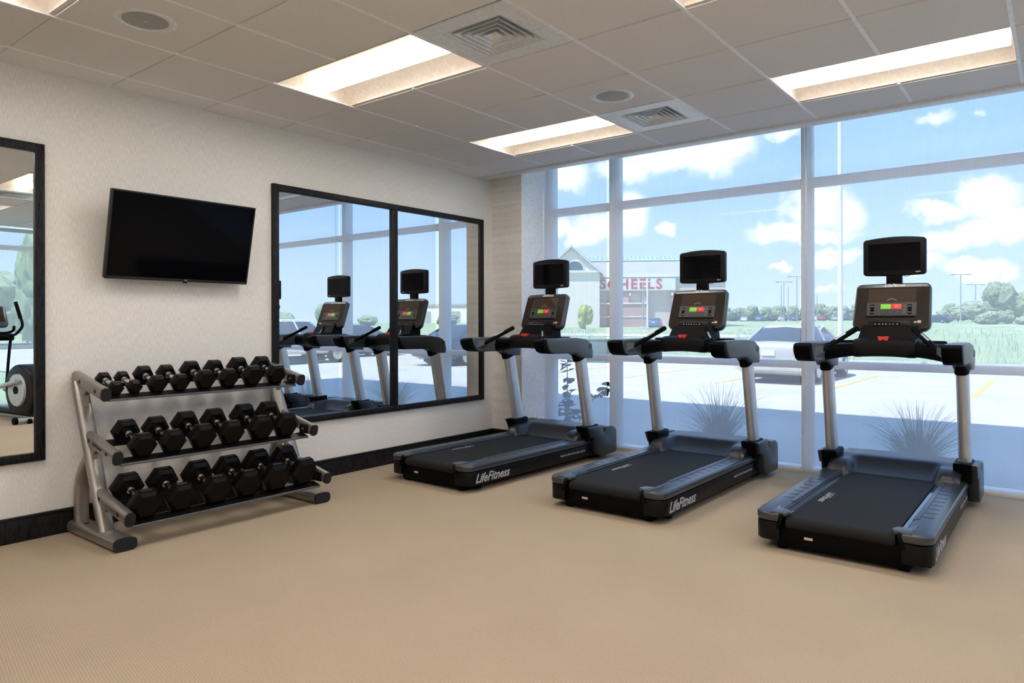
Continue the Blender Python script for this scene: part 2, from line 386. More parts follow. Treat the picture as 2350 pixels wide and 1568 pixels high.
# ---- ceiling: every tile and bar its own piece
ceil = struct(box('ceiling', (-.15, YB - .15, H + .16), (XR + .15, YC + .02, H + .20), M['white']), 'suspended ceiling of square mineral fibre tiles')
holes = set()
LIGHTS = [(2 * k * 2 + 1, j) for k in range(3) for j in (-4, -1, 2, 5)]     # (column index, row index)
VENTS = [(3, 2), (3, 5), (7, 2)]
for (i, j) in LIGHTS: holes |= {(i, j), (i + 1, j)}
for v in VENTS: holes.add(v)
xs = [0.0] + GX + [XR]; ys = [YB] + GY + [YC]
tile_cache = {}
def tile_mesh(w, d):
    key = (round(w, 3), round(d, 3))
    if key not in tile_cache:
        bm = bmesh.new()
        rbox(bm, (0, 0, .002), (w - .014, d - .020, .016), .0025, 1)
        tile_cache[key] = mesh_of('tile', bm, M['tile'], 0)
    return tile_cache[key]
for a in range(len(xs) - 1):
    for b in range(len(ys) - 1):
        # cell index relative to the grid lines i = a-1 (line to its left), j = row of its lower line
        if (a - 1, b - 1 - 5) in holes: continue
        w = xs[a + 1] - xs[a]; d = ys[b + 1] - ys[b]
        link('tile', tile_mesh(w, d), ceil, ((xs[a] + xs[a + 1]) / 2, (ys[b] + ys[b + 1]) / 2, H))
def barmesh(lo, hi):
    bm = bmesh.new(); lo = Vector(lo); hi = Vector(hi); rbox(bm, (lo + hi) / 2, hi - lo, .001, 1); return bm
for a, x in enumerate(GX):
    for b in range(len(ys) - 1):
        if any(a == i + 1 and b - 6 == j for i, j in LIGHTS): continue      # a two-cell light spans this bar
        obj('grid_bar', barmesh((x - .0095, ys[b] - .011 * (b > 0), H - .0085), (x + .0095, ys[b + 1] - .011, H + .03)), M['grid'], ceil, 0)
for y in GY:
    # cross bars are cut between main bars where a light spans two cells
    for a in range(len(xs) - 1):
        obj('cross_bar', barmesh((xs[a] + .011 * (a > 0), y - .0095, H + .004), (xs[a + 1] - .011, y + .0095, H + .028)), M['grid'], ceil, 0)
for n, (lo, hi) in enumerate([((0, YB, H - .002), (.018, YC, H + .012)), ((0, YC - .012, H - .003), (XR, YC, H + .012))]):
    o = box('wall_angle', lo, hi, M['grid'], ceil)
struct(box('trim_1', (0.0, YC, H - .022), (XR, 4.25, H + .20), M['alu'], None, .003), 'white ceiling edge trim before the blind pocket')
struct(box('ceiling_pocket', (0, 4.25, 3.10), (XR, 5.05, 3.15), M['white']), 'white soffit of the blind pocket')

# ---- lights
def make_light():
    t = thing('ceiling_light', 'recessed troffer light', 'ceiling light')
    w, d, z0 = 2 * T - .022, T - .022, 0.0
    for s in (-1, 1):       # curved reflectors
        bm = bmesh.new(); n = 10; prof = []
        for k in range(n + 1):
            a = k / n * PI / 2; prof.append((s * (.075 + (d / 2 - .006 - .075) * math.cos(a)), .004 + .105 * math.sin(a)))
        vv = [[bm.verts.new((x, y, z)) for y, z in prof] for x in (-w / 2, w / 2)]
        for k in range(n): bm.faces.new((vv[0][k], vv[0][k + 1], vv[1][k + 1], vv[1][k]))
        obj('reflector', bm, M['reflector'], t, 60)
        bm = bmesh.new(); rbox(bm, (s * (w / 2 + .002), 0, .055), (.004, d, .11), 0); obj('end_plate', bm, M['reflector'], t, 0)
        bm = bmesh.new(); rbox(bm, (0, s * (d / 2 - .003), .004), (w, .006, .010), .001, 1); obj('flange', bm, M['reflector'], t, 0)
    bm = bmesh.new(); rbox(bm, (0, 0, .118), (w, d, .006), 0); obj('housing', bm, M['reflector'], t, 0)
    bm = bmesh.new(); prism(bm, [(-.072, .108), (-.060, .022), (.060, .022), (.072, .108)], -w / 2 + .012, w / 2 - .012, 'x')
    lens = obj('lens_basket', bm, M['lens_side'], t, 40)
    bm = bmesh.new(); rbox(bm, (0, 0, .0195), (w - .028, .112, .004), 0); obj('diffuser', bm, M['lens'], lens, 0)
    return t
L0 = make_light(); firstL = True
colname = ['above the dumbbell rack side', 'above the treadmill side', 'beside the side window']
rowname = {-4: 'farthest from the windows', -1: 'third row from the windows', 2: 'second row from the windows', 5: 'first row by the windows'}
for i, j in LIGHTS:
    p = (GX[i] + T, j * T + T / 2, H); lab = 'lit recessed troffer light %s, %s' % (rowname[j], colname[(i - 1) // 4])
    if firstL: L0.location = p; L0['label'] = lab; firstL = False; o = L0
    else: o = dup(L0, p, 0, lab)
    o['group'] = 'recessed ceiling lights'
# ---- vents
def make_vent():
    t = thing('ceiling_vent', 'vent', 'air vent'); s = T / 2 - .012; h = .19
    bm = bmesh.new()
    for (x0, x1, y0, y1) in [(-s, s, h, s), (-s, s, -s, -h), (-s, -h, -h, h), (h, s, -h, h)]:
        rbox(bm, ((x0 + x1) / 2, (y0 + y1) / 2, 0), (x1 - x0, y1 - y0, .008), 0)
    obj('panel', bm, M['vent'], t, 0)
    bm = bmesh.new(); rbox(bm, (0, 0, .14), (2 * h + .02, 2 * h + .02, .01), 0)
    for sx, sy, wx, wy in [(1, 0, .006, 2 * h), (-1, 0, .006, 2 * h), (0, 1, 2 * h, .006), (0, -1, 2 * h, .006)]:
        rbox(bm, (sx * (h + .006), sy * (h + .006), .07), (wx, wy, .14), 0)
    obj('duct_box', bm, M['duct'], t, 0)
    for k in range(5):
        b = h - .004 - k * .036; a = b - .027 if k < 4 else .004
        z0, z1 = -.003, .048; bm = bmesh.new()
        lo = [(-b, -b, z0), (b, -b, z0), (b, b, z0), (-b, b, z0)]; hi = [(-a, -a, z1), (a, -a, z1), (a, a, z1), (-a, a, z1)]
        b2 = b - .005; lo2 = [(-b2, -b2, z0), (b2, -b2, z0), (b2, b2, z0), (-b2, b2, z0)]
        V = [[bm.verts.new(p) for p in r] for r in (lo, lo2, hi)]
        for q in range(4):
            bm.faces.new((V[0][q], V[0][(q + 1) % 4], V[1][(q + 1) % 4], V[1][q]))
            bm.faces.new((V[1][q], V[1][(q + 1) % 4], V[2][(q + 1) % 4], V[2][q]))
            bm.faces.new((V[0][q], V[2][q], V[2][(q + 1) % 4], V[0][(q + 1) % 4]))
        obj('louver', bm, M['vent'], t, 0)
    return t
V0 = make_vent()
vl = ['square four-way air vent beside the troffer two rows from the windows, over the rack side', 'square four-way air vent in the tile row next to the front windows', 'square four-way air vent over the open floor toward the side window']
for n, (i, j) in enumerate(VENTS):
    p = (GX[i] + T / 2, j * T + T / 2, H)
    if n == 0: V0.location = p; V0['label'] = vl[0]; o = V0
    else: o = dup(V0, p, 0, vl[n])
    o['group'] = 'ceiling air vents'
# ---- speakers
def speaker(x, y, label):
    t = thing('ceiling_speaker', label, 'speaker', (x, y, H), 0, 'round ceiling speakers')
    bm = bmesh.new(); R = []; n = 40
    for r_, z_ in ((.142, .0), (.142, -.006), (.138, -.009), (.118, -.010), (.116, -.004), (.116, .0)):
        R.append([Vector((r_ * math.cos(2 * PI * k / n), r_ * math.sin(2 * PI * k / n), z_)) for k in range(n)])
    loft(bm, R, False); obj('ring', bm, M['vent'], t, 50)
    bm = bmesh.new(); R = []
    for k2 in range(6):
        r_ = .116 * (1 - k2 / 5.2); R.append([Vector((r_ * math.cos(2 * PI * k / n), r_ * math.sin(2 * PI * k / n), -.005 - .006 * (1 - (r_ / .116) ** 2))) for k in range(n)])
    loft(bm, R, True); obj('grille', bm, M['grille'], t, 50)
    bm = bmesh.new(); rbox(bm, (0, 0, -.0115), (.012, .008, .002), .001, 1); obj('badge', bm, M['vent'], t, 0)
speaker(GX[1] + T / 2, T / 2, 'round white ceiling speaker with grey grille over the television side')
speaker(GX[3] + T / 2, 4 * T + T / 2, 'round white ceiling speaker with grey grille near the windows')

# ================================================================== WINDOWS
def window(name, label, X0, X1, muls, at):
    # built in a local frame: u along the wall, v outward, z up; at(u,v,z) -> world
    def bar(nm, u0, u1, v0, v1, z0, z1, mt, par=None, r=.004):
        a = Vector(at(u0, v0, z0)); b = Vector(at(u1, v1, z1))
        lo = Vector((min(a.x, b.x), min(a.y, b.y), z0)); hi = Vector((max(a.x, b.x), max(a.y, b.y), z1)); return box(nm, lo, hi, mt, par, r)
    root = bar(name, X0, X1, 0, .12, 0, .035, M['alu']); struct(root, label)
    bar('head', X0, X1, 0, .12, 3.04, 3.10, M['alu'], root)
    edges = []
    for u0, u1 in muls: bar('mullion', u0, u1, -.01, .12, .035, 3.04, M['alu'], root); bar('mullion_cap', u0 + .02, u1 + .012, .012, .10, .035, 3.04, M['alu'], root)
    for (a0, a1), (b0, b1) in zip(muls, muls[1:]):
        for z0, z1 in ((.868, .928), (2.39, 2.458)):
            bar('rail', a1, b0, 0, .12, z0, z1, M['alu'], root)
        for z0, z1 in ((.035, .868), (.928, 2.39), (2.458, 3.04)):
            bar('pane', a1 - .004, b0 + .004, .06, .066, z0 - .004, z1 + .004, M['glass'], root, 0)
window('window_1', 'tall aluminium framed window wall behind the treadmills', .387, XR, [(.387, .435), (1.15, 1.235), (2.995, 3.065), (4.835, 4.905), (6.675, 6.745), (7.90, 7.96)], lambda u, v, z: (u, YW + v, z))
window('window_2', 'tall aluminium framed side window', .2, 4.55, [(.2, .26), (1.62, 1.69), (3.06, 3.13), (4.49, 4.55)], lambda u, v, z: (XR + v, u, z))
struct(box('wall_lintel', (XR, .2, 3.04), (XR + .15, 4.55, 3.15), M['white']), 'lintel over side window')

def chain(par, p, z0, z1):
    bm = bmesh.new()
    for s in (-.006, .006): tube(bm, [(p[0], p[1] + s, z0), (p[0], p[1] + s, z1)], .0016, 6)
    obj('pull_chain', bm, M['chain'], par)
    bm = bmesh.new(); rbox(bm, (p[0], p[1], z0 - .012), (.018, .022, .045), .006); obj('tensioner', bm, M['alu'], par)
def shade(label, lo, hi, axis='x', ch=None):
    z0, z1 = .028, (3.02 if axis == 'x' else 2.66)
    if axis == 'x': base = ((lo + hi) / 2, 4.765, 0)
    else: base = (XR - .085, (lo + hi) / 2, 0)
    t = thing('roller_shade', label, 'window shade', base, 0 if axis == 'x' else PI / 2, 'mesh roller shades'); w = (hi - lo) / 2
    bm = bmesh.new(); v = [bm.verts.new(p) for p in ((-w, 0, z0), (w, 0, z0), (w, 0, z1), (-w, 0, z1))]; bm.faces.new(v)
    obj('fabric', bm, M['shade'], t, 0)
    bm = bmesh.new(); rbox(bm, (0, 0, z0 - .005), (2 * w, .010, .028), .004); obj('hem_bar', bm, M['hem'], t)
    bm = bmesh.new(); tube(bm, [(-w, 0, z1 + .02), (w, 0, z1 + .02)], .03, 16); obj('roller', bm, M['alu'], t)
    if ch is not None: chain(t, (ch, -.03, 0), 1.02, 3.0)
shade('pale mesh roller shade over the narrow pane beside the wallpapered pier', .405, 1.165, 'x', -.365)
shade('pale mesh roller shade behind the middle treadmill', 1.215, 3.012, 'x')
shade('pale mesh roller shade behind the treadmill farthest from the mirrors', 3.040, 4.85, 'x', -.878)
shade('pale mesh roller shade over the fourth front pane', 4.89, 6.69, 'x')
shade('pale mesh roller shade over the front pane next to the side window', 6.73, 7.88, 'x')
shade('pale mesh roller shade on the side window pane nearest the front glass', 3.14, 4.46, 'y')
shade('pale mesh roller shade on the middle pane of the side window', 1.70, 3.06, 'y')
shade('pale mesh roller shade on the side window pane farthest from the front glass', .28, 1.62, 'y')

# ================================================================== MIRRORS AND TELEVISION
def mirror(label, y0, y1, z0, z1, ym):
    t = thing('wall_mirror', label, 'mirror', (0, (y0 + y1) / 2, z0)); c = (y0 + y1) / 2; fw = .05; D = .034
    def part(nm, a, b, c0, c1):
        bm = bmesh.new(); rbox(bm, (D / 2 - .002, (a + b) / 2 - c, (c0 + c1) / 2 - z0), (D, b - a, c1 - c0), .003); obj(nm, bm, M['wood'], t)
    part('stile', y0, y0 + fw, z0, z1); part('stile', y1 - fw, y1, z0, z1); part('stile', ym - .035, ym + .035, z0 + fw, z1 - fw)
    part('frame_rail', y0 + fw, y1 - fw, z1 - fw, z1); part('frame_rail', y0 + fw, y1 - fw, z0, z0 + fw)
    for a, b in ((y0 + fw, ym - .035), (ym + .035, y1 - fw)):
        bm = bmesh.new(); rbox(bm, (.010, (a + b) / 2 - c, (z1 - z0) / 2), (.006, b - a + .004, z1 - z0 - 2 * fw + .004), 0)
        obj('mirror_glass', bm, M['mirror'], t, 0)
mirror('large black framed two-pane wall mirror between the dumbbell rack and the treadmills', 1.767, 4.222, .466, 2.316, 2.996)
mirror('black framed wall mirror on the other side of the television from the treadmills', -2.21, .251, .455, 2.306, -.98)

def television():
    t = thing('television', 'black flat television tilted down on the wall above the dumbbell rack', 'television', (0, 1.024, 1.8))
    Wd, Ht = .958, .552; th = math.atan2(.12, .537)
    ub = Vector((0, 1, 0)); vb = Vector((math.sin(th), 0, math.cos(th))); nb = ub.cross(vb)
    Mx = basis(Vector((.158, 0, .003)), ub, vb, nb)       # w axis points into the room
    bm = bmesh.new(); prism(bm, rrect(Wd, Ht, .008), -.035, 0, 'z', .004, 2, Mx); obj('housing', bm, M['tvblack'], t)
    bm = bmesh.new()
    for (a, b, c, d) in ((-Wd / 2, Wd / 2, Ht / 2 - .010, Ht / 2), (-Wd / 2, Wd / 2, -Ht / 2, -Ht / 2 + .018), (-Wd / 2, -Wd / 2 + .010, -Ht / 2, Ht / 2), (Wd / 2 - .010, Wd / 2, -Ht / 2, Ht / 2)):
        rbox(bm, ((a + b) / 2, (c + d) / 2, .001), (b - a, d - c, .006), .002, 1, Mx)
    obj('bezel', bm, M['trim'], t)
    bm = bmesh.new(); rbox(bm, (0, .004, .0005), (Wd - .02, Ht - .028, .002), 0, 1, Mx); obj('screen', bm, M['screen'], t, 0)
    text('logo', 'LG', .016, Mx @ Matrix.Translation((.03, -Ht / 2 + .009, .0042)), M['text'], t)
    bm = bmesh.new(); rbox(bm, (.03, -Ht / 2 - .004, -.004), (.03, .010, .012), .002, 1, Mx); obj('sensor', bm, M['tvblack'], t)
    bm = bmesh.new(); rbox(bm, (.010, 0, 0), (.018, .30, .26), .004); rbox(bm, (.06, 0, .02), (.12, .06, .10), .006); obj('wall_bracket', bm, M['tvblack'], t)
    bm = bmesh.new(); rbox(bm, (0, 0, -.05), (.34, .30, .035), .01, 2, Mx); obj('rear_casing', bm, M['tvblack'], t)
television()

# ================================================================== TREADMILLS
def make_treadmill():
    t = thing('treadmill', 'treadmill', 'treadmill')
    P = lambda nm, bm, mt, par=None, sm=35: obj(nm, bm, M[mt], par or t, sm)
    # chassis
    bm = bmesh.new(); prism(bm, rrect(.64, 1.66, .02, 3, 0, .86), .022, .138, 'z', .006); P('base_panel', bm, 'tm_dark')
    for s in (-1, 1):
        o_, i_ = s * .435, s * .298
        out = [(i_, .0), (o_ - s * .075, .0)] + [(o_ - s * .075 + s * .075 * math.sin(a), .075 - .075 * math.cos(a)) for a in [k * PI / 12 for k in range(1, 7)]] + [(o_, 1.66), (i_, 1.66)]
        bm = bmesh.new(); prism(bm, [(x * .995, y + .003) for x, y in out], .052, .1535, 'z', .006); P('side_skirt', bm, 'tm_body')
        bm = bmesh.new(); prism(bm, out, .1555, .206, 'z', .014, 3); rail = P('side_rail', bm, 'tm_rail')
        for k in range(8):
            bm = bmesh.new(); rbox(bm, (s * .362, .40 + k * .1045, .2062), (.058, .0065, .0012), .0004, 1); obj('grip_slot', bm, M['tm_dark'], rail, 0)
        bm = bmesh.new(); prism(bm, [(s * .302, .30), (s * .330, .33), (s * .330, 1.50), (s * .302, 1.50)], .188, .2105, 'z', .004); P('inner_rail', bm, 'tm_rail')
        # rear tab that hooks over the belt edge
        tab = [(s * .345, .004), (s * .262, .012), (s * .246, .05), (s * .262, .095), (s * .318, .115), (s * .345, .20)]
        bm = bmesh.new(); prism(bm, tab, .190, .2125, 'z', .007, 3); P('rail_end_tab', bm, 'tm_rail')
        bm = bmesh.new(); tube(bm, smoothpath([(s * .285, .06, .20), (s * .287, .018, .196), (s * .292, .002, .17), (s * .303, -.001, .125)], 4), .012, 8); P('belt_guard', bm, 'tm_dark')
        bm = bmesh.new(); tube(bm, [(s * .298, -.004, .138), (s * .298, .01, .138)], .0085, 12); P('bolt', bm, 'chrome')
        bm = bmesh.new(); rbox(bm, (s * .30, .10, .022), (.05, .09, .044), .008); rbox(bm, (s * .36, .16, .03), (.10, .04, .03), .006); P('foot', bm, 'tm_dark')
        bm = bmesh.new(); rbox(bm, (s * .34, 1.80, .035), (.06, .16, .07), .01); P('foot', bm, 'tm_dark')
    bm = bmesh.new(); rbox(bm, (0, .80, .172), (.606, 1.36, .02), .002, 1); P('deck', bm, 'deck')
    prof = [(1.60, .189), (.045, .189)] + [(.045 - .033 * math.sin(a), .156 + .033 * math.cos(a)) for a in [k * PI / 10 for k in range(1, 11)]] + [(.20, .123), (.20, .13), (.06, .13), (.06, .184), (1.60, .184)]
    bm = bmesh.new(); prism(bm, prof, -.266, .266, 'x'); belt = P('running_belt', bm, 'belt', None, 50)
    text('belt_lettering', 'LifeFitness', .062, Matrix.Translation((-.205, .62, .1897)) @ Matrix.Rotation(-PI / 2, 4, 'Z'), M['textdim'], belt, .35, .0006, .0002)
    bm = bmesh.new(); rbox(bm, (-.15, .027, .086), (.044, .004, .014), .001, 1); lab = P('rating_label', bm, 'sticker', None, 0)
    # hood: height field with a scooped centre and rounded shoulders
    nx, ny = 48, 44; bm = bmesh.new(); G = []
    x0, y0, y1 = .402, 1.40, 1.985
    def sst(a, b, v): v = max(0, min(1, (v - a) / (b - a))); return v * v * (3 - 2 * v)
    for j in range(ny + 1):
        y = y0 + (y1 - y0) * j / ny; row = []
        sh = .160 + .118 * math.sqrt(max(0, 1 - max(0, (1.535 - y) / .135) ** 2))
        ce = .160 if y < 1.475 else .184 + .098 * (max(0, min(1, (y - 1.475) / .175)) ** 1.5)
        for i in range(nx + 1):
            x = -x0 + 2 * x0 * i / nx; k = sst(.235, .285, abs(x)); z = ce * (1 - k) + sh * k
            z += .012 * sst(1.58, 1.72, y) - .075 * sst(1.90, 1.99, y) ** 2 - .02 * sst(.37, .402, abs(x))
            row.append(bm.verts.new((x, y, z)))
        G.append(row)
    for j in range(ny):
        for i in range(nx): bm.faces.new((G[j][i], G[j][i + 1], G[j + 1][i + 1], G[j + 1][i]))
    ring = [G[0][i] for i in range(nx + 1)] + [G[j][nx] for j in range(1, ny + 1)] + [G[ny][i] for i in range(nx - 1, -1, -1)] + [G[j][0] for j in range(ny - 1, 0, -1)]
    low = [bm.verts.new((v.co.x, v.co.y, .05 if v.co.y > 1.62 else .152)) for v in ring]
    for k in range(len(ring)): bm.faces.new((ring[k], low[k], low[(k + 1) % len(ring)], ring[(k + 1) % len(ring)]))
    hood = P('motor_hood', bm, 'tm_hood', None, 50)
    bm = bmesh.new(); rbox(bm, (-.02, 1.885, .2885), (.46, .014, .006), .002, 1); obj('vent_slot', bm, M['tm_dark'], hood, 0)
    text('hood_lettering', 'LifeFitness', .045, Matrix.Translation((.02, 1.80, .2905)), M['tm_arm'], hood, .35, .0004, .0002)
    # side covers, uprights, arms
    for s in (-1, 1):
        cov = [(1.50, .318), (1.735, .318), (1.742, .262), (1.765, .250), (1.795, .258), (1.81, .292), (1.915, .290), (1.968, .258), (1.975, .075), (1.955, .045), (1.72, .038), (1.655, .07), (1.628, .12), (1.605, .215), (1.555, .225)]
        bm = bmesh.new(); prism(bm, cov, min(s * .40, s * .492), max(s * .40, s * .492), 'x', .012, 2); P('front_cover', bm, 'tm_hood')
        bm = bmesh.new(); prism(bm, [(1.53, .19), (1.485, .325), (1.70, .33), (1.72, .19)], min(s * .355, s * .463), max(s * .355, s * .463), 'x', .012, 2); P('upright_socket', bm, 'tm_dark')
        bm = bmesh.new(); tube(bm, [(s * .415, 1.625, .26), (s * .413, 1.50, .86), (s * .412, 1.475, .985)], 1, 28, (.037, .068), (0, 1, 0), 2.6); P('upright', bm, 'silver', None, 40)
        bm = bmesh.new(); tube(bm, [(s * .412, 1.482, .935), (s * .410, 1.455, 1.01)], 1, 28, (.043, .085), (0, 1, 0), 3); P('upright_collar', bm, 'tm_dark', None, 40)
        arm = [(.905, 1.118), (.93, 1.05), (.965, 1.005), (1.01, .992), (1.33, .986), (1.385, .965), (1.41, .945), (1.60, .935), (1.607, .99), (1.590, 1.045), (1.555, 1.085), (1.50, 1.108), (1.36, 1.122), (1.10, 1.122)]
        bm = bmesh.new(); prism(bm, arm, min(s * .365, s * .472), max(s * .365, s * .472), 'x', .016, 3); P('handrail', bm, 'tm_arm')
        tip = [(.853, 1.098), (.866, 1.055), (.895, 1.015), (.945, .996), (1.02, .991), (.968, 1.007), (.934, 1.052), (.912, 1.117), (.875, 1.112)]
        bm = bmesh.new(); prism(bm, tip, min(s * .366, s * .471), max(s * .366, s * .471), 'x', .007, 2); P('handrail_tip', bm, 'tm_dark')
        bm = bmesh.new(); tube(bm, [(s * .471, 1.552, 1.045), (s * .4745, 1.552, 1.045)], .025, 24, (1, 1), (0, 0, 1)); bdg = P('badge', bm, 'tm_arm', None, 50)
        bm = bmesh.new(); tube(bm, [(s * .474, 1.552, 1.045), (s * .4752, 1.552, 1.045)], .0195, 24, (1, 1), (0, 0, 1)); obj('badge_inlay', bm, M['tm_hood'], bdg, 50)
        bm = bmesh.new(); loft(bm, [[(s * .37, .97, 1.025), (s * .37, 1.06, 1.01), (s * .37, 1.07, 1.085), (s * .37, .98, 1.095)], [(s * .325, 1.02, 1.055), (s * .325, 1.075, 1.05), (s * .325, 1.08, 1.095), (s * .325, 1.025, 1.10)]]); P('grip_mount', bm, 'tm_arm')
        g0 = Vector((s * .345, 1.03, 1.062)); g1 = Vector((s * .165, 1.255, 1.213))
        bm = bmesh.new(); tube(bm, [g0, g1 - (g1 - g0) * .03, g1], [.0185, .0185, .013], 14); grip = P('grip_bar', bm, 'tm_dark', None, 50)
        nrm = Vector((0, -.55, .83)); dd = (g1 - g0); nrm = (nrm - dd.normalized() * nrm.dot(dd.normalized())).normalized()
        bm = bmesh.new(); tube(bm, [g0 + dd * .40 + nrm * .011, g0 + dd * .68 + nrm * .011], .0095, 10); obj('pulse_sensor', bm, M['silver'], grip, 50)
        # tray with cup ring
        bm = bmesh.new(); prism(bm, [(s * .15, 1.30), (s * .37, 1.24), (s * .37, 1.53), (s * .15, 1.53)], 1.055, 1.112, 'z', .015, 3); tr = P('accessory_tray', bm, 'tm_body')
        bm = bmesh.new(); R = []
        for k in range(25):
            a = 2 * PI * k / 24; R.append((s * .265 + .062 * math.cos(a), 1.42 + .062 * math.sin(a), 1.118))
        tube(bm, R, .009, 8, up=(0, 0, 1)); obj('cup_ring', bm, M['tm_dark'], tr, 60)
    rings = []
    for k in range(21):
        x = -.368 + .736 * k / 20; q = (x / .368) ** 2; zb, zt = 1.036 - .046 * q, 1.118 - .012 * q
        rings.append([(x, 1.225, zb + .012), (x, 1.215, (zb + zt) / 2), (x, 1.23, zt - .01), (x, 1.27, zt), (x, 1.36, zt), (x, 1.37, zb + .02), (x, 1.33, zb), (x, 1.245, zb)])
    bm = bmesh.new(); loft(bm, rings); P('crossbar', bm, 'tm_dark', None, 40)
    rings = []
    for k in range(15):
        x = -.182 + .364 * k / 14; q = (x / .182) ** 2; e = 0.004 if k in (0, 14) else 0; zb, zt = 1.026 - .010 * q + e, 1.152 - .010 * q - e
        rings.append([(x, 1.205 + e, zb + .014), (x, 1.195 + e, (zb + zt) / 2), (x, 1.205 + e, zt - .018), (x, 1.235, zt), (x, 1.37, zt), (x, 1.38, zb + .03), (x, 1.33, zb), (x, 1.225, zb)])
    bm = bmesh.new(); loft(bm, rings); pad = P('centre_pad', bm, 'tm_body', None, 40)
    bm = bmesh.new(); prism(bm, [(-.034, 1.157), (.034, 1.157), (.026, 1.131), (.006, 1.131), (.006, 1.137), (-.006, 1.137), (-.006, 1.131), (-.026, 1.131)], 1.196, 1.232, 'y', .002, 1); P('stop_clip', bm, 'clip')
    bm = bmesh.new(); loft(bm, [[(-.19, 1.32, 1.10), (.19, 1.32, 1.10), (.19, 1.50, 1.10), (-.19, 1.50, 1.10)], [(-.165, 1.40, 1.225), (.165, 1.40, 1.225), (.165, 1.52, 1.245), (-.165, 1.52, 1.245)]]); P('console_neck', bm, 'tm_dark')
    # console
    v = Vector((0, .342, .940)).normalized(); w = Vector((1, 0, 0)).cross(v); Mx = basis(Vector((0, 1.43, 1.200)), (1, 0, 0), v, w)
    hb, ht = .240, .232
    body = arc(hb - .052, .052, .052, -PI / 2, 0, 6) + arc(ht - .036, .342 - .036, .036, 0, PI / 2, 6) + [(0, .346)] + arc(-ht + .036, .342 - .036, .036, PI / 2, PI, 6) + arc(-hb + .052, .052, .052, PI, 1.5 * PI, 6)
    bm = bmesh.new(); prism(bm, body, -.060, 0, 'z', .014, 3, Mx); con = P('console', bm, 'tm_rail', None, 40)
    C = lambda nm, bm, mt, sm=35: obj(nm, bm, M[mt], con, sm)
    bm = bmesh.new(); prism(bm, [(.228, .036), (.222, .312), (-.222, .312), (-.228, .036), (-.200, .010), (.200, .010)], -.002, .0012, 'z', 0, 1, Mx); C('console_face', bm, 'face', 0)
    bm = bmesh.new(); prism(bm, rrect(.376, .238, .014, 4, 0, .188), 0, .0026, 'z', 0, 1, Mx); C('touch_panel', bm, 'face', 0)
    bm = bmesh.new(); rbox(bm, (0, .250, .002), (.294, .098, .003), 0, 1, Mx); C('display', bm, 'display', 0)
    bm = bmesh.new(); rbox(bm, (0, .150, .002), (.304, .098, .0035), 0, 1, Mx); C('keypad', bm, 'keypad', 0)
    bm = bmesh.new(); rbox(bm, (-.005, .095, .003), (.30, .014, .006), .002, 1, Mx); C('keypad_ledge', bm, 'tm_dark')
    for u0, u1, mt, nm in ((-.066, -.003, 'green', 'start_key'), (0, .063, 'red', 'stop_key')):
        bm = bmesh.new(); rbox(bm, ((u0 + u1) / 2, .168, .0035), (u1 - u0, .036, .003), .002, 2, Mx); key = C(nm, bm, mt)
    bm = bmesh.new()      # white key symbols: runner arc and stop ring
    for cx, full in ((-.035, .7), (.031, 1.0)):
        pts = [(cx + .0085 * math.cos(2 * PI * full * k / 16 + .8), .168 + .0085 * math.sin(2 * PI * full * k / 16 + .8), .0055) for k in range(17)]
        tube(bm, pts, .0009, 5, up=(0, 0, 1), Mx=Mx)
    rbox(bm, (.031, .168, .0055), (.011, .002, .001), 0, 1, Mx); C('key_symbols', bm, 'text')
    for u in (-.118, .112):
        bm = bmesh.new(); rbox(bm, (u, .148, .003), (.024, .072, .003), .004, 2, Mx); C('adjust_key', bm, 'tm_dark')
        bm = bmesh.new()
        for vv, sg in ((.170, 1), (.126, -1)):
            tube(bm, [(u - .0085, vv - .004 * sg, .005), (u, vv + .004 * sg, .005), (u + .0085, vv - .004 * sg, .005)], .0011, 5, up=(0, 0, 1), Mx=Mx)
        C('arrow_symbols', bm, 'text')
    bm = bmesh.new()
    for q, (u0, u1) in enumerate(((-.064, -.026), (-.022, .019), (.023, .062))): rbox(bm, ((u0 + u1) / 2, .128, .0035), (u1 - u0, .020, .0022), .002, 1, Mx)
    C('program_keys', bm, 'tm_hood', 0)
    bm = bmesh.new()
    for cx, pts in ((-.045, [(-.012, 0), (.012, 0)]), (-.001, [(-.012, -.003), (-.004, -.002), (0, .004), (.005, -.002), (.012, -.003)]), (.042, [(-.012, -.003), (-.006, .003), (-.002, -.001), (.003, .004), (.007, 0), (.012, -.003)])):
        tube(bm, [(cx + a, .127 + b, .0052) for a, b in pts], .0006, 5, up=(0, 0, 1), Mx=Mx)
    for vv in (.169, .147, .125):
        tube(bm, [(.082 + .0065 * math.cos(2 * PI * k / 12), vv + .0065 * math.sin(2 * PI * k / 12), .0045) for k in range(13)], .0006, 5, up=(0, 0, 1), Mx=Mx)
    C('program_symbols', bm, 'textdim')
    bm = bmesh.new(); pr = [(-.03, .212), (-.012, .222), (0, .230), (.012, .222), (.03, .212)]
    for k in range(4): tube(bm, [(pr[k][0], pr[k][1], .004), (pr[k + 1][0], pr[k + 1][1], .004)], .0008, 5, up=(0, 0, 1), Mx=Mx)
    C('display_profile', bm, 'text')
    bm = bmesh.new(); prism(bm, [(-.135, .006), (.135, .006), (.128, .050), (.110, .062), (-.128, .062), (-.138, .05)], 0, .012, 'z', .003, 2, Mx); C('control_strip', bm, 'tm_body')
    bm = bmesh.new(); rbox(bm, (-.02, .034, .013), (.165, .030, .003), .001, 1, Mx); C('entertainment_keys', bm, 'tm_dark')
    bm = bmesh.new()
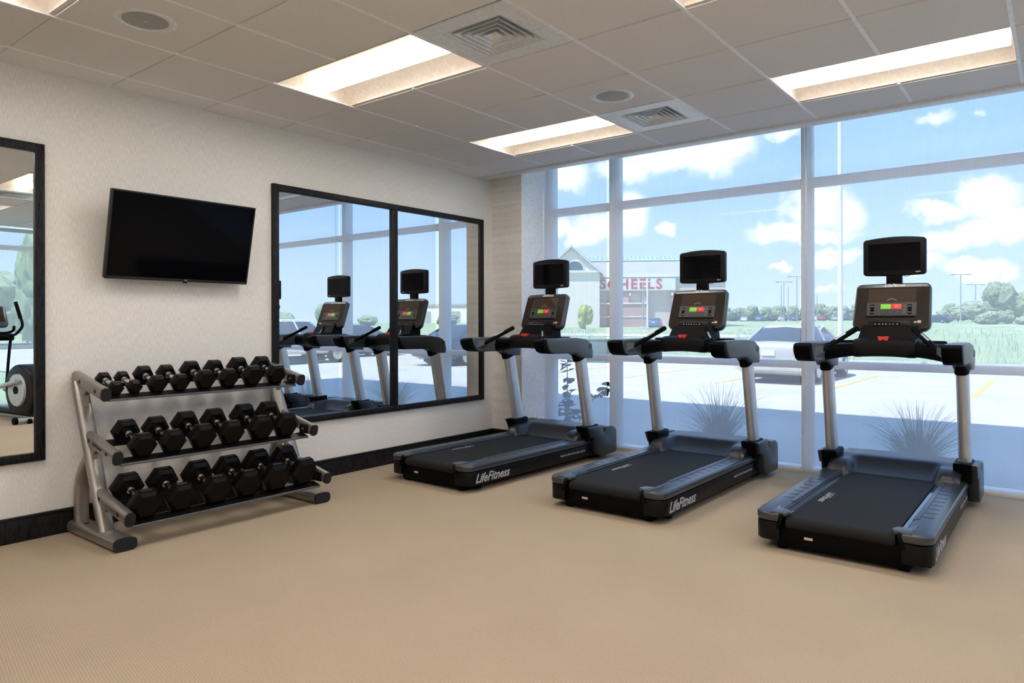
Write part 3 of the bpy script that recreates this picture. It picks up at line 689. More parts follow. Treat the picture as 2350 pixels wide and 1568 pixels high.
    for k, u in enumerate((-.09, -.066, -.045, -.024, .0, .02, .045)):
        if k in (4, 5):
            sg = -1 if k == 4 else 1
            tube(bm, [(u - .006, .035 - .003 * sg, .015), (u, .035 + .003 * sg, .015), (u + .006, .035 - .003 * sg, .015)], .0012, 5, up=(0, 0, 1), Mx=Mx)
        else: rbox(bm, (u, .036, .015), (.009, .005, .001), .001, 1, Mx)
    C('entertainment_symbols', bm, 'text')
    bm = bmesh.new(); rbox(bm, (.172, .058, .002), (.022, .018, .0012), 0, 1, Mx); rbox(bm, (.149, .055, .002), (.016, .010, .0012), 0, 1, Mx); C('sticker', bm, 'sticker', 0)
    text('console_lettering', 'LifeFitness', .030, Mx @ Matrix.Translation((.012, .326, .0012)), M['text'], con, .35, .0008, .0003)
    # television on a neck
    bm = bmesh.new(); rbox(bm, (0, 1.600, 1.545), (.098, .045, .13), .008); P('screen_neck', bm, 'tm_dark')
    tw = .195; zc = 1.578
    top = [(tw - .022 + .022 * math.cos(a), zc + .235 + .022 * math.sin(a)) for a in [k * PI / 2 / 5 for k in range(6)]]
    top += [(x, zc + .257 + .014 * (1 - (x / (tw - .022)) ** 2)) for x in [(tw - .022) * (1 - 2 * k / 10) for k in range(1, 10)]]
    top += [(-tw + .022 - .022 * math.sin(a), zc + .235 + .022 * math.cos(a)) for a in [k * PI / 2 / 5 for k in range(6)]]
    bot = [(-tw + .022 + .022 * math.cos(a), zc + .024 + .022 * math.sin(a)) for a in [PI + k * PI / 2 / 5 for k in range(6)]] + [(0, zc - .004)] + [(tw - .022 + .022 * math.cos(a), zc + .024 + .022 * math.sin(a)) for a in [1.5 * PI + k * PI / 2 / 5 for k in range(6)]]
    bm = bmesh.new(); prism(bm, top + bot, 1.575, 1.632, 'y', .009, 3); tv = P('screen_housing', bm, 'tm_body', None, 40)
    bm = bmesh.new(); prism(bm, rrect(.326, .188, .004, 2, 0, zc + .130), 1.5725, 1.577, 'y'); obj('screen', bm, M['screen'], tv, 0)
    text('screen_lettering', 'HDTV', .011, basis(Vector((.148, 1.5745, zc + .020)), (1, 0, 0), (0, 0, 1), (0, -1, 0)), M['text'], tv, .2, .0004, .0003)
    bm = bmesh.new(); tube(bm, smoothpath([(.05, 1.60, zc + .004), (.075, 1.60, zc - .010), (.10, 1.60, zc + .004)], 4), .0018, 6); obj('cable', bm, M['tm_dark'], tv)
    # printing along both flanks
    for s in (-1, 1):
        bx = (0, s, 0); ox = s * .4342
        text('side_lettering', 'LifeFitness', .092, basis(Vector((ox, .27, .098)), bx, (0, 0, 1), (s, 0, 0)), M['textdim'], t, .38, .0022, .0004)
        text('side_lettering_small', 'FlexDeck Shock Absorption System', .026, basis(Vector((ox, 1.335, .112)), bx, (0, 0, 1), (s, 0, 0)), M['textdim'], t, .2, .0002, .0004)
    return t
TM = make_treadmill()
TM.location = (3.80, 2.62, 0); TM['label'] = 'black treadmill with silver uprights, farthest of the three from the mirrored wall'; TM['group'] = 'treadmills facing the windows'
dup(TM, (2.372, 2.645, 0), math.radians(-.4), 'black treadmill with silver uprights, the middle one of the three')
dup(TM, (.885, 2.535, 0), math.radians(-1.6), 'black treadmill with silver uprights, next to the wallpapered pier and mirror')

# ================================================================== DUMBBELL RACK
YL, YR = .425, 1.735
def make_rack():
    t = thing('dumbbell_rack', 'grey three-tier dumbbell rack standing against the wall under the television', 'dumbbell rack', (0, 0, 0))
    P = lambda nm, bm, mt, par=None, sm=40: obj(nm, bm, M[mt], par or t, sm)
    arms = [((.035, .925), (.415, .848)), ((.165, .590), (.565, .500)), ((.300, .272), (.715, .183))]
    for ye, si in ((YL, 1), (YR, -1)):
        bm = bmesh.new(); tube(bm, [(.022, ye, .037), (.655, ye, .037)], 1, 24, (.062, .036), (0, 0, 1), 3.2); ft = P('foot', bm, 'rackmetal')
        bm = bmesh.new(); tube(bm, [(.655, ye, .037), (.668, ye, .037)], 1, 24, (.063, .037), (0, 0, 1), 3.2); obj('end_cap', bm, M['rubbercap'], ft, 40)
        bm = bmesh.new(); tube(bm, [(.18, ye - .01, .072), (.18, ye - .01, .0745)], .016, 16); obj('plug', bm, M['rubbercap'], ft, 40)
        bm = bmesh.new(); tube(bm, [(.045, ye, .90), (.43, ye, .05)], 1, 24, (.030, .043), (0, 1, 0), 3); P('post', bm, 'rackmetal')
        bm = bmesh.new(); tube(bm, smoothpath([(.075, ye, .05), (.075, ye, .20), (.088, ye, .30), (.135, ye, .385), (.215, ye, .47)], 5), 1, 20, (.028, .040), (0, 1, 0), 3); P('brace', bm, 'rackmetal')
        for n, ((xa, za), (xb, zb)) in enumerate(arms):
            a = Vector((xa, ye, za)); b = Vector((xb, ye, zb)); d = (b - a).normalized()
            bm = bmesh.new(); tube(bm, [a - d * .03, b], 1, 24, (.027, .038), (0, 0, 1), 3); arm = P('arm', bm, 'rackmetal')
            bm = bmesh.new(); tube(bm, [b, b + d * .012], 1, 24, (.028, .039), (0, 0, 1), 3); obj('end_cap', bm, M['rubbercap'], arm, 40)
            for f in (.22, .80):
                c = a + (b - a) * f
                bm = bmesh.new(); tube(bm, [c - Vector((0, si * .029, 0)), c - Vector((0, si * .020, 0))], .011, 14, up=(0, 0, 1)); obj('bolt_plug', bm, M['rubbercap'], arm, 40)
            nz = Vector((d.z, 0, -d.x)); nz = nz if nz.z < 0 else -nz
            p0 = a + d * .06 + nz * .03; bm = bmesh.new()
            q = [(p0.x - .03, p0.z), (p0.x + .115, p0.z - .02), (p0.x + .062, p0.z - .055), (p0.x + .055, p0.z - .125), (p0.x + .03, p0.z - .13)]
            prism(bm, q, ye - .016, ye + .016, 'y', .003, 1); P('gusset', bm, 'rackmetal')
            bm = bmesh.new(); rbox(bm, (xb - .075, ye + si * .0295, zb + .006), (.10, .004, .062), .002, 1); P('bracket_plate', bm, 'rail_black', None, 0)
            bm = bmesh.new()
            for kx in (0, .012): tube(bm, [(xb - .085 + kx, ye + si * .031, zb + .008), (xb - .085 + kx, ye + si * .036, zb + .008)], .005, 8, up=(0, 0, 1))
            P('bracket_bolt', bm, 'chrome')
        if ye == YL:
            text('arm_lettering', 'LifeFitness', .030, basis(Vector((.36, ye - .0275, .548)), Vector((.976, 0, -.218)), Vector((.218, 0, .976)), (0, -1, 0)), M['rubbercap'], t, .35, .0005, .0004)
    for n, ((xm, zm), (f, b)) in enumerate(zip(PLANE, ((.105, -.095), (.125, -.12), (.14, -.13)))):
        for off, wd, nm in ((f, .075, 'front'), (b, .06, 'rear')):
            cx, cz = xm + off, zm - off * SL - .004; th = math.atan(SL); ex, ez = math.cos(th) * wd / 2, -math.sin(th) * wd / 2
            bm = bmesh.new(); prism(bm, [(cx - ex, cz - ez), (cx + ex, cz + ez), (cx + ex - .002, cz + ez - .006), (cx - ex - .002, cz - ez - .006)], YL + .026, YR - .026, 'y'); rl = P('shelf_rail', bm, 'rail_black', None, 0)
            if nm == 'front':
                bm = bmesh.new(); rbox(bm, (cx + ex, (YL + YR) / 2, cz + ez - .008), (.006, YR - YL - .05, .014), .002, 1); obj('rail_lip', bm, M['lip'], rl)
            else:
                bm = bmesh.new(); rbox(bm, (cx - ex, (YL + YR) / 2, cz - ez + .004), (.006, YR - YL - .05, .018), .002, 1); obj('rail_lip', bm, M['lip'], rl)
    return t
SL = .275
PLANE = [(.25, .860), (.375, .509), (.495, .186)]       # point (x, z) on each tier's resting plane
make_rack()
def dumbbell(R, label, tier, y):
    th = math.atan(SL); hd = {0: .096, 1: .113, 2: .119}[tier] * (.90 if R < .05 else 1.0); tk = .026 + R * .56
    xm, zm = PLANE[tier]
    n = Vector((math.sin(th), 0, math.cos(th))); base = Vector((xm, y, zm)) + n * 0.0005
    t = link('dumbbell', None, None, base, (0, th, 0)); t.empty_display_size = .05
    tag(t, label, 'dumbbell', 'hex dumbbells on the rack')
    zc = R * math.cos(PI / 6)
    key = round(R, 4), tier
    if key not in DBM:
        D = {}
        bm = bmesh.new(); R0 = .008
        hexr = lambda r: [(r * math.cos(PI / 3 * k), zc + r * math.sin(PI / 3 * k)) for k in range(6)]
        prf = [(-tk / 2, .72), (-tk / 2 + tk * .20, .985), (-tk / 2 + tk * .25, 1.0), (tk / 2 - tk * .25, 1.0), (tk / 2 - tk * .20, .985), (tk / 2, .72)]
        loft(bm, [[(x, a, b) for a, b in hexr(R * k)] for x, k in prf]); D['head'] = mesh_of('head', bm, M['rubber'], 20)
        bm = bmesh.new(); L_ = hd - tk / 2 + .006
        tube(bm, [(-L_, 0, zc), (-L_ * .5, 0, zc), (0, 0, zc), (L_ * .5, 0, zc), (L_, 0, zc)], [.0135, .0150, .0165, .0150, .0135], 18); D['handle'] = mesh_of('handle', bm, M['chrome'], 50)
        bm = bmesh.new(); tube(bm, [(0, 0, zc), (.012, 0, zc)], [.021, .021], 18); tube(bm, [(.014, 0, zc), (.018, 0, zc)], .0175, 18); D['collar'] = mesh_of('collar', bm, M['chrome'], 50)
        bm = bmesh.new(); w_ = R * .62
        for k, (a, b) in enumerate(((-.42, .18), (-.18, .12), (.02, .16), (.26, .12), (.42, .08))):
            rbox(bm, (0, w_ * a, zc + R * .866 + .0003), (tk * .26, w_ * b, .0014), 0)
        D['mark'] = mesh_of('weight_marking', bm, M['mark'], 0)
        DBM[key] = D
    D = DBM[key]
    for s in (-1, 1):
        h = link('head', D['head'], t, (s * hd, 0, 0)); link('weight_marking', D['mark'], h)
        link('collar', D['collar'], t, (s * (hd - tk / 2), 0, 0), (0, 0, 0 if s < 0 else PI))
    link('handle', D['handle'], t)
DBM = {}
ordn = ['first', 'second', 'third', 'fourth', 'fifth', 'sixth', 'seventh', 'last']
rows = [([.508, .614, .742, .884, 1.045, 1.208, 1.383, 1.565], [.045, .045, .060, .060, .070, .070, .077, .077]),
        ([.588, .764, .950, 1.142, 1.355, 1.545], [.0805, .0805, .088, .088, .0945, .0945]),
        ([.545, .750, .968, 1.176, 1.385, 1.596], [.094, .094, .099, .099, .104, .104])]
szw = [['smallest'] * 2 + ['small'] * 6, ['medium'] * 6, ['large'] * 4 + ['largest'] * 2]
for ti, (yy, rr) in enumerate(rows):
    for n, (y, R) in enumerate(zip(yy, rr)):
        o_ = 'last' if n == len(yy) - 1 else ordn[n]
        dumbbell(R, '%s black hex dumbbell, %s on the %s tier counting toward the treadmills' % (szw[ti][n], o_, ('top', 'middle', 'bottom')[ti]), ti, y)

# ================================================================== ELLIPTICAL (seen in the mirror beside the television)
def make_elliptical():
    t = thing('elliptical_trainer', 'black and silver elliptical trainer facing the side window', 'elliptical', (5.55, 2.09, 0), -PI / 2 - .13)
    P = lambda nm, bm, mt, par=None, sm=40: obj(nm, bm, M[mt], par or t, sm)       # local +y is the front
    bm = bmesh.new(); tube(bm, [(-.30, .05, .045), (.30, .05, .045)], .035, 16); st = P('rear_stabilizer', bm, 'silver')
    for s in (-1, 1):
        bm = bmesh.new(); tube(bm, [(s * .30, .05, .045), (s * .34, .05, .045)], .042, 16); obj('stabilizer_cap', bm, M['tm_dark'], st)
        bm = bmesh.new(); tube(bm, [(s * .15, .02, .03), (s * .19, .02, .03)], .032, 16); obj('transport_wheel', bm, M['tm_dark'], st)
    bm = bmesh.new(); tube(bm, [(-.28, 1.75, .045), (.28, 1.75, .045)], .035, 16); P('front_stabilizer', bm, 'silver')
    bm = bmesh.new(); rbox(bm, (0, .95, .09), (.10, 1.75, .08), .02); P('frame_beam', bm, 'tm_body')
    hs = arc(.42, .40, .33, -.4, PI * .62, 12) + arc(.30, .38, .30, PI * .7, PI * 1.25, 8) + [(.20, .10), (.62, .10)]
    bm = bmesh.new(); prism(bm, hs, -.13, .13, 'x', .03, 3); P('flywheel_housing', bm, 'tm_body')
    for s in (-1, 1):
        bm = bmesh.new(); tube(bm, [(s * .12, .40, .40), (s * .155, .40, .40)], [.215, .205], 36, up=(0, 0, 1)); d = P('crank_disc', bm, 'silver')
        bm = bmesh.new(); tube(bm, [(s * .15, .40, .40), (s * .165, .40, .40)], .05, 20, up=(0, 0, 1)); obj('hub', bm, M['tm_dark'], d)
        sh = .12 * s
        bm = bmesh.new(); tube(bm, [(s * .20, .40 - sh, .40 + sh), (s * .20, 1.05, .30 + sh * .6), (s * .20, 1.50, .34)], .028, 12); lv = P('pedal_arm', bm, 'silver')
        bm = bmesh.new(); rbox(bm, (s * .205, .92, .36 + sh * .6), (.15, .38, .035), .015); rbox(bm, (s * .205, 1.09, .39 + sh * .6), (.15, .03, .07), .012); obj('pedal', bm, M['tm_dark'], lv)
        bm = bmesh.new(); tube(bm, smoothpath([(s * .22, 1.50, .34), (s * .24, 1.47, .80), (s * .25, 1.42, 1.06), (s * .27, 1.30, 1.13), (s * .30, 1.22, 1.24), (s * .27, 1.26, 1.42), (s * .25, 1.30, 1.56)], 6), .019, 12); ar = P('moving_handle', bm, 'tm_body')
        bm = bmesh.new(); tube(bm, [(s * .285, 1.235, 1.33), (s * .25, 1.30, 1.565)], .024, 12); obj('hand_grip', bm, M['tm_dark'], ar)
        bm = bmesh.new(); tube(bm, [(s * .07, 1.47, 1.07), (s * .29, 1.47, 1.07)], .05, 18, up=(0, 0, 1)); P('handle_pivot', bm, 'tm_dark')
    bm = bmesh.new(); tube(bm, [(0, 1.62, .10), (0, 1.50, 1.0), (0, 1.47, 1.25)], 1, 20, (.05, .075), (0, 1, 0), 2.6); P('mast', bm, 'tm_body')
    bm = bmesh.new(); rbox(bm, (0, 1.62, .22), (.26, .36, .30), .06, 3); P('front_shroud', bm, 'tm_hood')
    v = Vector((0, .4, .92)).normalized(); Mx = basis(Vector((0, 1.40, 1.22)), (1, 0, 0), v, Vector((1, 0, 0)).cross(v))
    bm = bmesh.new(); prism(bm, rrect(.44, .32, .05, 5, 0, .16), -.06, 0, 'z', .014, 3, Mx); co = P('console', bm, 'tm_rail')
    bm = bmesh.new(); rbox(bm, (0, .18, .001), (.36, .22, .004), .001, 1, Mx); obj('console_display', bm, M['face'], co, 0)
    text('housing_lettering', 'LifeFitness', .07, basis(Vector((-.1312, .32, .18)), (0, -1, 0), (0, 0, 1), (-1, 0, 0)), M['textdim'], t, .35, .001, .0004)
    for s in (-1, 1):
        bm = bmesh.new(); tube(bm, smoothpath([(0, 1.45, 1.14), (s * .14, 1.36, 1.13), (s * .17, 1.20, 1.16), (s * .15, 1.12, 1.22)], 5), .018, 10); P('fixed_handle', bm, 'tm_dark')
make_elliptical()

# ================================================================== OUTSIDE
ZG = -.25
NTH = ['nearest', 'first', 'second', 'third', 'fourth', 'fifth', 'sixth', 'seventh', 'eighth', 'ninth', 'tenth', 'eleventh', 'twelfth', 'thirteenth', 'fourteenth', 'fifteenth', 'sixteenth', 'seventeenth', 'eighteenth', 'nineteenth', 'twentieth', 'twenty-first', 'twenty-second', 'twenty-third', 'twenty-fourth', 'twenty-fifth', 'twenty-sixth']
def noisemat(name, c0, c1, scale, rough=.9, bump=0., stretch=(1, 1, 1), detail=5):
    mt = mat(name, c0, rough, spec=.2); nt = mt.node_tree; N = nt.nodes; L = nt.links; b = N['Principled BSDF']
    tc = N.new('ShaderNodeTexCoord'); mp = N.new('ShaderNodeMapping'); mp.inputs['Scale'].default_value = stretch; L.new(tc.outputs['Object'], mp.inputs[0])
    nz = N.new('ShaderNodeTexNoise'); nz.inputs['Scale'].default_value = scale; nz.inputs['Detail'].default_value = detail; L.new(mp.outputs[0], nz.inputs['Vector'])
    rp = N.new('ShaderNodeValToRGB'); L.new(nz.outputs['Fac'], rp.inputs[0])
    rp.color_ramp.elements[0].position = .35; rp.color_ramp.elements[0].color = c0 + (1,); rp.color_ramp.elements[1].position = .65; rp.color_ramp.elements[1].color = c1 + (1,)
    L.new(rp.outputs[0], b.inputs['Base Color'])
    if bump:
        bp = N.new('ShaderNodeBump'); bp.inputs['Strength'].default_value = bump; bp.inputs['Distance'].default_value = .03; L.new(nz.outputs['Fac'], bp.inputs['Height']); L.new(bp.outputs[0], b.inputs['Normal'])
    return mt
M['concrete'] = noisemat('sunlit concrete paving', (.50, .47, .44), (.58, .55, .52), .6)
M['gravel'] = noisemat('grey river gravel', (.30, .29, .28), (.60, .58, .55), 30, bump=.8)
M['field'] = noisemat('rough green field', (.27, .34, .18), (.39, .44, .26), .25, stretch=(1, .35, 1))
M['yellow'] = mat('yellow road paint', (.75, .52, .10), .7, nscale=9, namt=.2)
M['brickfar'] = noisemat('distant rose brick', (.46, .29, .26), (.54, .35, .31), 3)
M['stucco'] = mat('tan stucco', (.64, .52, .46), .8)
M['stuccol'] = mat('pale stucco', (.80, .70, .63), .8)
M['slate'] = mat('grey slate roof', (.34, .34, .33), .7, nscale=2)
M['seam'] = mat('green standing seam roof', (.20, .36, .26), .5, nscale=1)
M['signred'] = mat('red sign lettering', (.55, .03, .03), .5)
M['farglass'] = mat('dark distant glass', (.05, .08, .09), .1)
M['whitemetal'] = mat('white painted metal', (.72, .72, .72), .4)
M['greymetal'] = mat('galvanised pole', (.35, .36, .37), .5, .3)
M['leafA'] = leaf_mat('green tree foliage', (.22, .27, .16)); M['leafB'] = leaf_mat('pale willow foliage', (.28, .32, .20)); M['leafC'] = leaf_mat('yellow green foliage', (.36, .38, .10))
M['bark'] = mat('grey bark', (.10, .08, .06), .9)
M['leafD'] = leaf_mat('dark glossy leaf', (.035, .055, .035)); M['blade'] = leaf_mat('straw green grass blade', (.10, .14, .06)); M['fieldblade'] = leaf_mat('pale field grass blade', (.30, .37, .20))
M['carsilver'] = mat('silver car paint', (.62, .61, .60), .28, .35, coat=.6, namt=.01); M['carwhite'] = mat('white car paint', (.78, .78, .78), .3, coat=.6, namt=.01)
M['cardark'] = mat('dark blue car paint', (.03, .04, .06), .25, .3, coat=.6, namt=.01); M['carred'] = mat('red car paint', (.35, .03, .03), .3, coat=.5, namt=.01); M['carblue'] = mat('blue car paint', (.06, .14, .32), .3, coat=.5, namt=.01)
M['carglass'] = mat('tinted car glass', (.03, .04, .05), .05, spec=.6); M['tyre'] = mat('tyre rubber', (.012, .012, .013), .8); M['rim'] = mat('alloy rim', (.5, .5, .52), .3, .8)
M['lamp_red'] = mat('red tail lamp', (.5, .02, .02), .2); M['boxgreen'] = mat('green utility box', (.10, .16, .13), .6)
M['facade'] = mat('tan exterior facade', (.55, .50, .44), .8)

struct(box('wall_foundation', (0, 4.98, -.4), (XR + .15, 5.08, .0), M['facade']), 'concrete foundation edge below the glass')
# upper storeys of the building: they cast the shadow on the paving
struct(box('wall_upper', (-25, -14, 3.16), (XR + .3, 5.08, 11.9), M['facade']), 'upper storeys of the building')
struct(box('wall_outer', (-25, 4.96, -.2), (-.15, 5.08, 3.16), M['facade']), 'outer wall of the building beside the gym')
def slab(name, pts, mt, label, kind='structure'):
    bm = bmesh.new(); bm.faces.new([bm.verts.new(p) for p in pts]); o = obj(name, bm, mt, None, 0); o['kind'] = kind; o['label'] = label; return o
slab('ground_lawn', [(-500, -300, ZG - .03), (500, -300, ZG - .03), (500, 700, ZG - .03), (-500, 700, ZG - .03)], M['field'], 'flat green land around the building')
bm = bmesh.new(); prf = [(26.4, ZG - .01), (40, .0), (70, .30), (120, .85), (200, 1.65), (420, 1.7), (430, -1)]
V = [[bm.verts.new((x, y, z)) for y, z in prf] for x in (-420, 420)]
for k in range(len(prf) - 1): bm.faces.new((V[0][k], V[1][k], V[1][k + 1], V[0][k + 1]))
o = obj('ground_field', bm, M['field'], None, 0); struct(o, 'grassy field rising gently beyond the parking lot')
def zf(y):
    for (a, za), (b, zb) in zip(prf, prf[1:]):
        if a <= y <= b: return za + (zb - za) * (y - a) / (b - a)
    return ZG
slab('ground_paving', [(-60, 6.35, ZG), (45, 6.35, ZG), (45, 26.4, ZG), (-60, 26.4, ZG)], M['concrete'], 'pale concrete parking lot outside the windows')
slab('ground_gravel', [(-25, 5.08, ZG - .004), (XR + 4, 5.08, ZG - .004), (XR + 4, 6.36, ZG - .004), (-25, 6.36, ZG - .004)], M['gravel'], 'gravel planting bed outside the windows')
struct(box('kerb', (-60, 26.4, ZG - .05), (45, 26.58, ZG + .13), M['concrete']), 'concrete kerb at the edge of the lot')
slab('ground_drive', [(-75, 50, .13), (-13, 50, .13), (-16, 58, .21), (-75, 58, .21)], M['concrete'], 'concrete drive crossing the field')
LINES = [.613 + 2.69 * k for k in range(-3, 8)]
for n, x in enumerate(LINES):
    k = n - 3; lab = 'yellow bay line between the silver sedan and the empty bay' if k == 0 else 'yellow parking bay line, %s one counting from the silver sedan toward the %s' % (NTH[abs(k)], 'pickup' if k > 0 else 'store')
    tag(box('parking_line', (x - .05, 15.4, ZG + .001), (x + .05, 20.8, ZG + .005), M['yellow']), lab, 'road marking', 'yellow parking bay lines')

# rough grass blades near the kerb
def blades():
    rnd = random.Random(5); bm = bmesh.new()
    for k in range(9000):
        y = 26.8 + 50 * rnd.random() ** 1.6; x = rnd.uniform(-38, 22) * (y / 30); h = rnd.uniform(.12, .38); w = .012 * (y / 24); a = rnd.uniform(0, PI); z = zf(y)
        dx, dy = math.cos(a) * w, math.sin(a) * w; lx, ly = rnd.uniform(-.08, .08), rnd.uniform(-.08, .08)
        bm.faces.new([bm.verts.new(p) for p in ((x - dx, y - dy, z - .02), (x + dx, y + dy, z - .02), (x + lx, y + ly, z + h))])
    o = obj('field_grass', bm, M['fieldblade'], None, 0); o['kind'] = 'stuff'; tag(o, 'rough tall grass growing beyond the lot', 'grass')
blades()

# ---- cars
def car_parts(kind):
    D = {}
    def body(secs):
        rings = []
        for y, w, zb, zt in secs:
            h = [(0, zb), (w * .82, zb), (w * .97, zb + .12), (w, (zb + zt) / 2 + .02), (w * .985, zt - .16), (w * .93, zt - .03), (w * .82, zt), (0, zt + .025)]
            rings.append([(x, y, z) for x, z in h] + [(-x, y, z) for x, z in h[-2:0:-1]])
        bm = bmesh.new(); loft(bm, rings); return bm
    def cabin(bw, tw, y0, y1, y2, y3, z0, z1, nm):
        bm = bmesh.new(); rr = []
        for q in (0, .25, .5, .75, .92, 1.0):
            e = q ** 1.25; a_ = y0 + (y1 - y0) * e; b_ = y3 + (y2 - y3) * e; w_ = bw + (tw - bw) * e; z_ = z0 + (z1 - z0) * q; c_ = .12
            rr.append([(-w_, a_ + c_, z_), (-w_ + c_, a_ + .02, z_), (0, a_ - .03, z_), (w_ - c_, a_ + .02, z_), (w_, a_ + c_, z_), (w_, b_ - c_, z_), (w_ - c_, b_ - .02, z_), (0, b_ + .03, z_), (-w_ + c_, b_ - .02, z_), (-w_, b_ - c_, z_)])
        loft(bm, rr); D['windows'] = mesh_of('windows', bm, M['carglass'], 50)
        bm = bmesh.new(); rr = []
        for k_, zz in ((1.03, -.05), (1.0, -.01), (.90, .022), (.70, .045), (.35, .058)):
            yc_ = (y1 + y2) / 2; hl = (y2 - y1) / 2 * k_ + .06; hw = tw * k_; c_ = .12 * k_
            rr.append([(x, yc_ + y, z1 + zz) for x, y in rrect(2 * hw, 2 * hl, c_, 4)])
        loft(bm, rr)
        for s in (-1, 1):
            for (ya, yb) in ((y0, y1), ((y0 + y3) / 2 - .05, (y1 + y2) / 2 - .05), (y3, y2)): tube(bm, [(s * (bw + .005), ya, z0), (s * (tw + .005), yb, z1)], .035, 8)
        D['roof'] = ('roof', bm)
    if kind == 'sedan':
        D['body'] = ('body', body([(0, .66, .38, .90), (.06, .80, .30, .97), (.25, .87, .22, 1.02), (.7, .90, .20, 1.01), (1.6, .905, .19, .96), (3.2, .905, .19, .93), (4.1, .88, .20, .84), (4.55, .78, .24, .74), (4.72, .62, .30, .64)]))
        cabin(.80, .60, .62, 1.45, 2.55, 3.45, .97, 1.40, '')
        ax = (.98, 3.72); wr = .325; wx = .80; rear = .0
    else:
        D['body'] = ('body', body([(0, .88, .55, 1.12), (.08, .97, .48, 1.16), (1.9, .99, .45, 1.18), (3.6, .99, .42, 1.18), (4.9, .97, .42, 1.16), (5.6, .92, .45, 1.08), (5.75, .80, .52, .98)]))
        cabin(.90, .74, 1.95, 2.15, 3.55, 4.25, 1.16, 1.84, '')
        ax = (1.15, 4.75); wr = .40; wx = .86; rear = .0
    bm = bmesh.new(); tube(bm, [(-.11, 0, 0), (-.09, 0, 0), (.09, 0, 0), (.11, 0, 0)], [wr * .86, wr, wr, wr * .86], 24, up=(0, 0, 1)); D['tyre'] = mesh_of('wheel', bm, M['tyre'], 40)
    bm = bmesh.new(); tube(bm, [(.10, 0, 0), (.118, 0, 0)], [wr * .66, wr * .60], 20, up=(0, 0, 1)); D['rim'] = mesh_of('rim', bm, M['rim'], 40)
    bm = bmesh.new(); rbox(bm, (.70, .07, .84), (.24, .20, .20), .03); D['lamp'] = mesh_of('tail_lamp', bm, M['lamp_red'])
    bm = bmesh.new(); rbox(bm, (0, .03, .42), (1.62, .14, .20), .05); D['bumper'] = ('bumper', bm)
    bm = bmesh.new(); rbox(bm, (0, .02, .76), (.32, .10, .13), .006, 1); D['plate'] = mesh_of('number_plate', bm, M['whitemetal'])
    bm = bmesh.new(); rbox(bm, (0, 2.4, .20), (1.4, 3.9, .16), .02); D['under'] = mesh_of('underbody', bm, M['tyre'])
    D['ax'] = ax; D['wx'] = wx; D['wr'] = wr; return D
CARS = {}
def car(kind, paint, loc, rz, label, group='parked cars'):
    if kind not in CARS:
        D = car_parts(kind); D['pm'] = {}; CARS[kind] = D
        for k in ('body', 'roof', 'bumper'):
            nm, bm = D[k]; D[k] = mesh_of(nm, bm, M['carsilver'], 40)
    D = CARS[kind]
    if paint not in D['pm']:
        D['pm'][paint] = {}
        for k in ('body', 'roof', 'bumper'):
            me = D[k].copy(); me.materials.clear(); me.materials.append(M[paint]); D['pm'][paint][k] = me
    t = thing('sedan' if kind == 'sedan' else 'pickup_truck', label, 'car' if kind == 'sedan' else 'truck', loc, rz, group)
    if kind != 'sedan': t.scale = (.95, .95, .88)
    for k, me in D['pm'][paint].items(): link(k, me, t)
    link('windows', D['windows'], t); link('number_plate', D['plate'], t); link('underbody', D['under'], t)
    link('tail_lamp', D['lamp'], t); o = link('tail_lamp', D['lamp'], t); o.scale = (-1, 1, 1)
    for s in (-1, 1):
        for y in D['ax']:
            w = link('wheel', D['tyre'], t, (s * D['wx'], y, D['wr']), (0, 0, 0 if s > 0 else PI)); link('rim', D['rim'], w)
car('sedan', 'carsilver', (-.92, 15.99, ZG), 0, 'silver sedan parked tail to the windows in the lot', 'cars in the near lot')
car('pickup_truck', 'carwhite', (18.1, 11.3, ZG), 0, 'white pickup truck parked in the lot, seen in the large mirror', 'cars in the near lot')
car('sedan', 'cardark', (20.78, 17.3, ZG), 0, 'dark sedan parked in the bay beyond the white pickup', 'cars in the near lot')
car('sedan', 'cardark', (12.72, 16.2, ZG), 0, 'dark sedan parked between the silver sedan and the white pickup', 'cars in the near lot')
far_paint = ['carwhite', 'carblue', 'cardark', 'carsilver', 'carblue', 'carwhite', 'carred', 'carsilver', 'cardark', 'carblue']
for n, px in enumerate((1707, 1741, 1770, 1792, 1820, 1868, 1884, 1918, 1940, 1500)):
    p = at_depth(px, 738, 190 if n < 9 else 100)
    car('sedan', far_paint[n], (p.x, p.y, zf(p.y)), random.uniform(-.3, .3) + .4, '%s car in the distant lot, %s in the row counting from the brick store' % ({'carwhite': 'white', 'carblue': 'blue', 'cardark': 'dark', 'carsilver': 'silver', 'carred': 'red'}[far_paint[n]], NTH[n + 1] if n < 9 else 'nearest'), 'cars parked beyond the field')
p = at_depth(2182, 738, 120); car('sedan', 'cardark', (p.x, p.y, zf(p.y)), 1.2, 'dark car driving along the road past the right hand trees', 'cars parked beyond the field')

# ---- poles
def pole(x, y, z, h, r, mt, label, heads=2, arm=.8, rz=0., plate=False):
    t = thing('light_pole', label, 'lamp post', (x, y, z), rz)
    bm = bmesh.new(); tube(bm, [(0, 0, 0), (0, 0, h)], [r, r * .8], 8); P0 = obj('pole', bm, mt, t, 50)
    bm = bmesh.new(); rbox(bm, (0, 0, .15), (r * 4, r * 4, .3), .02); obj('pole_base', bm, M['concrete'], t)
    if heads:
        bm = bmesh.new(); rbox(bm, (0, 0, h), (arm * 2, r, r), 0); obj('cross_arm', bm, mt, t)
        for s in (-1, 1):
            bm = bmesh.new(); rbox(bm, (s * arm, 0, h - r * .2), (arm * .5, arm * .35, r * 1.6), .01); obj('lamp_head', bm, mt, t)
    if plate:
        bm = bmesh.new(); rbox(bm, (.0, -r - .005, .95), (.07, .02, .13), .008); obj('hand_hole_cover', bm, M['greymetal'], t)
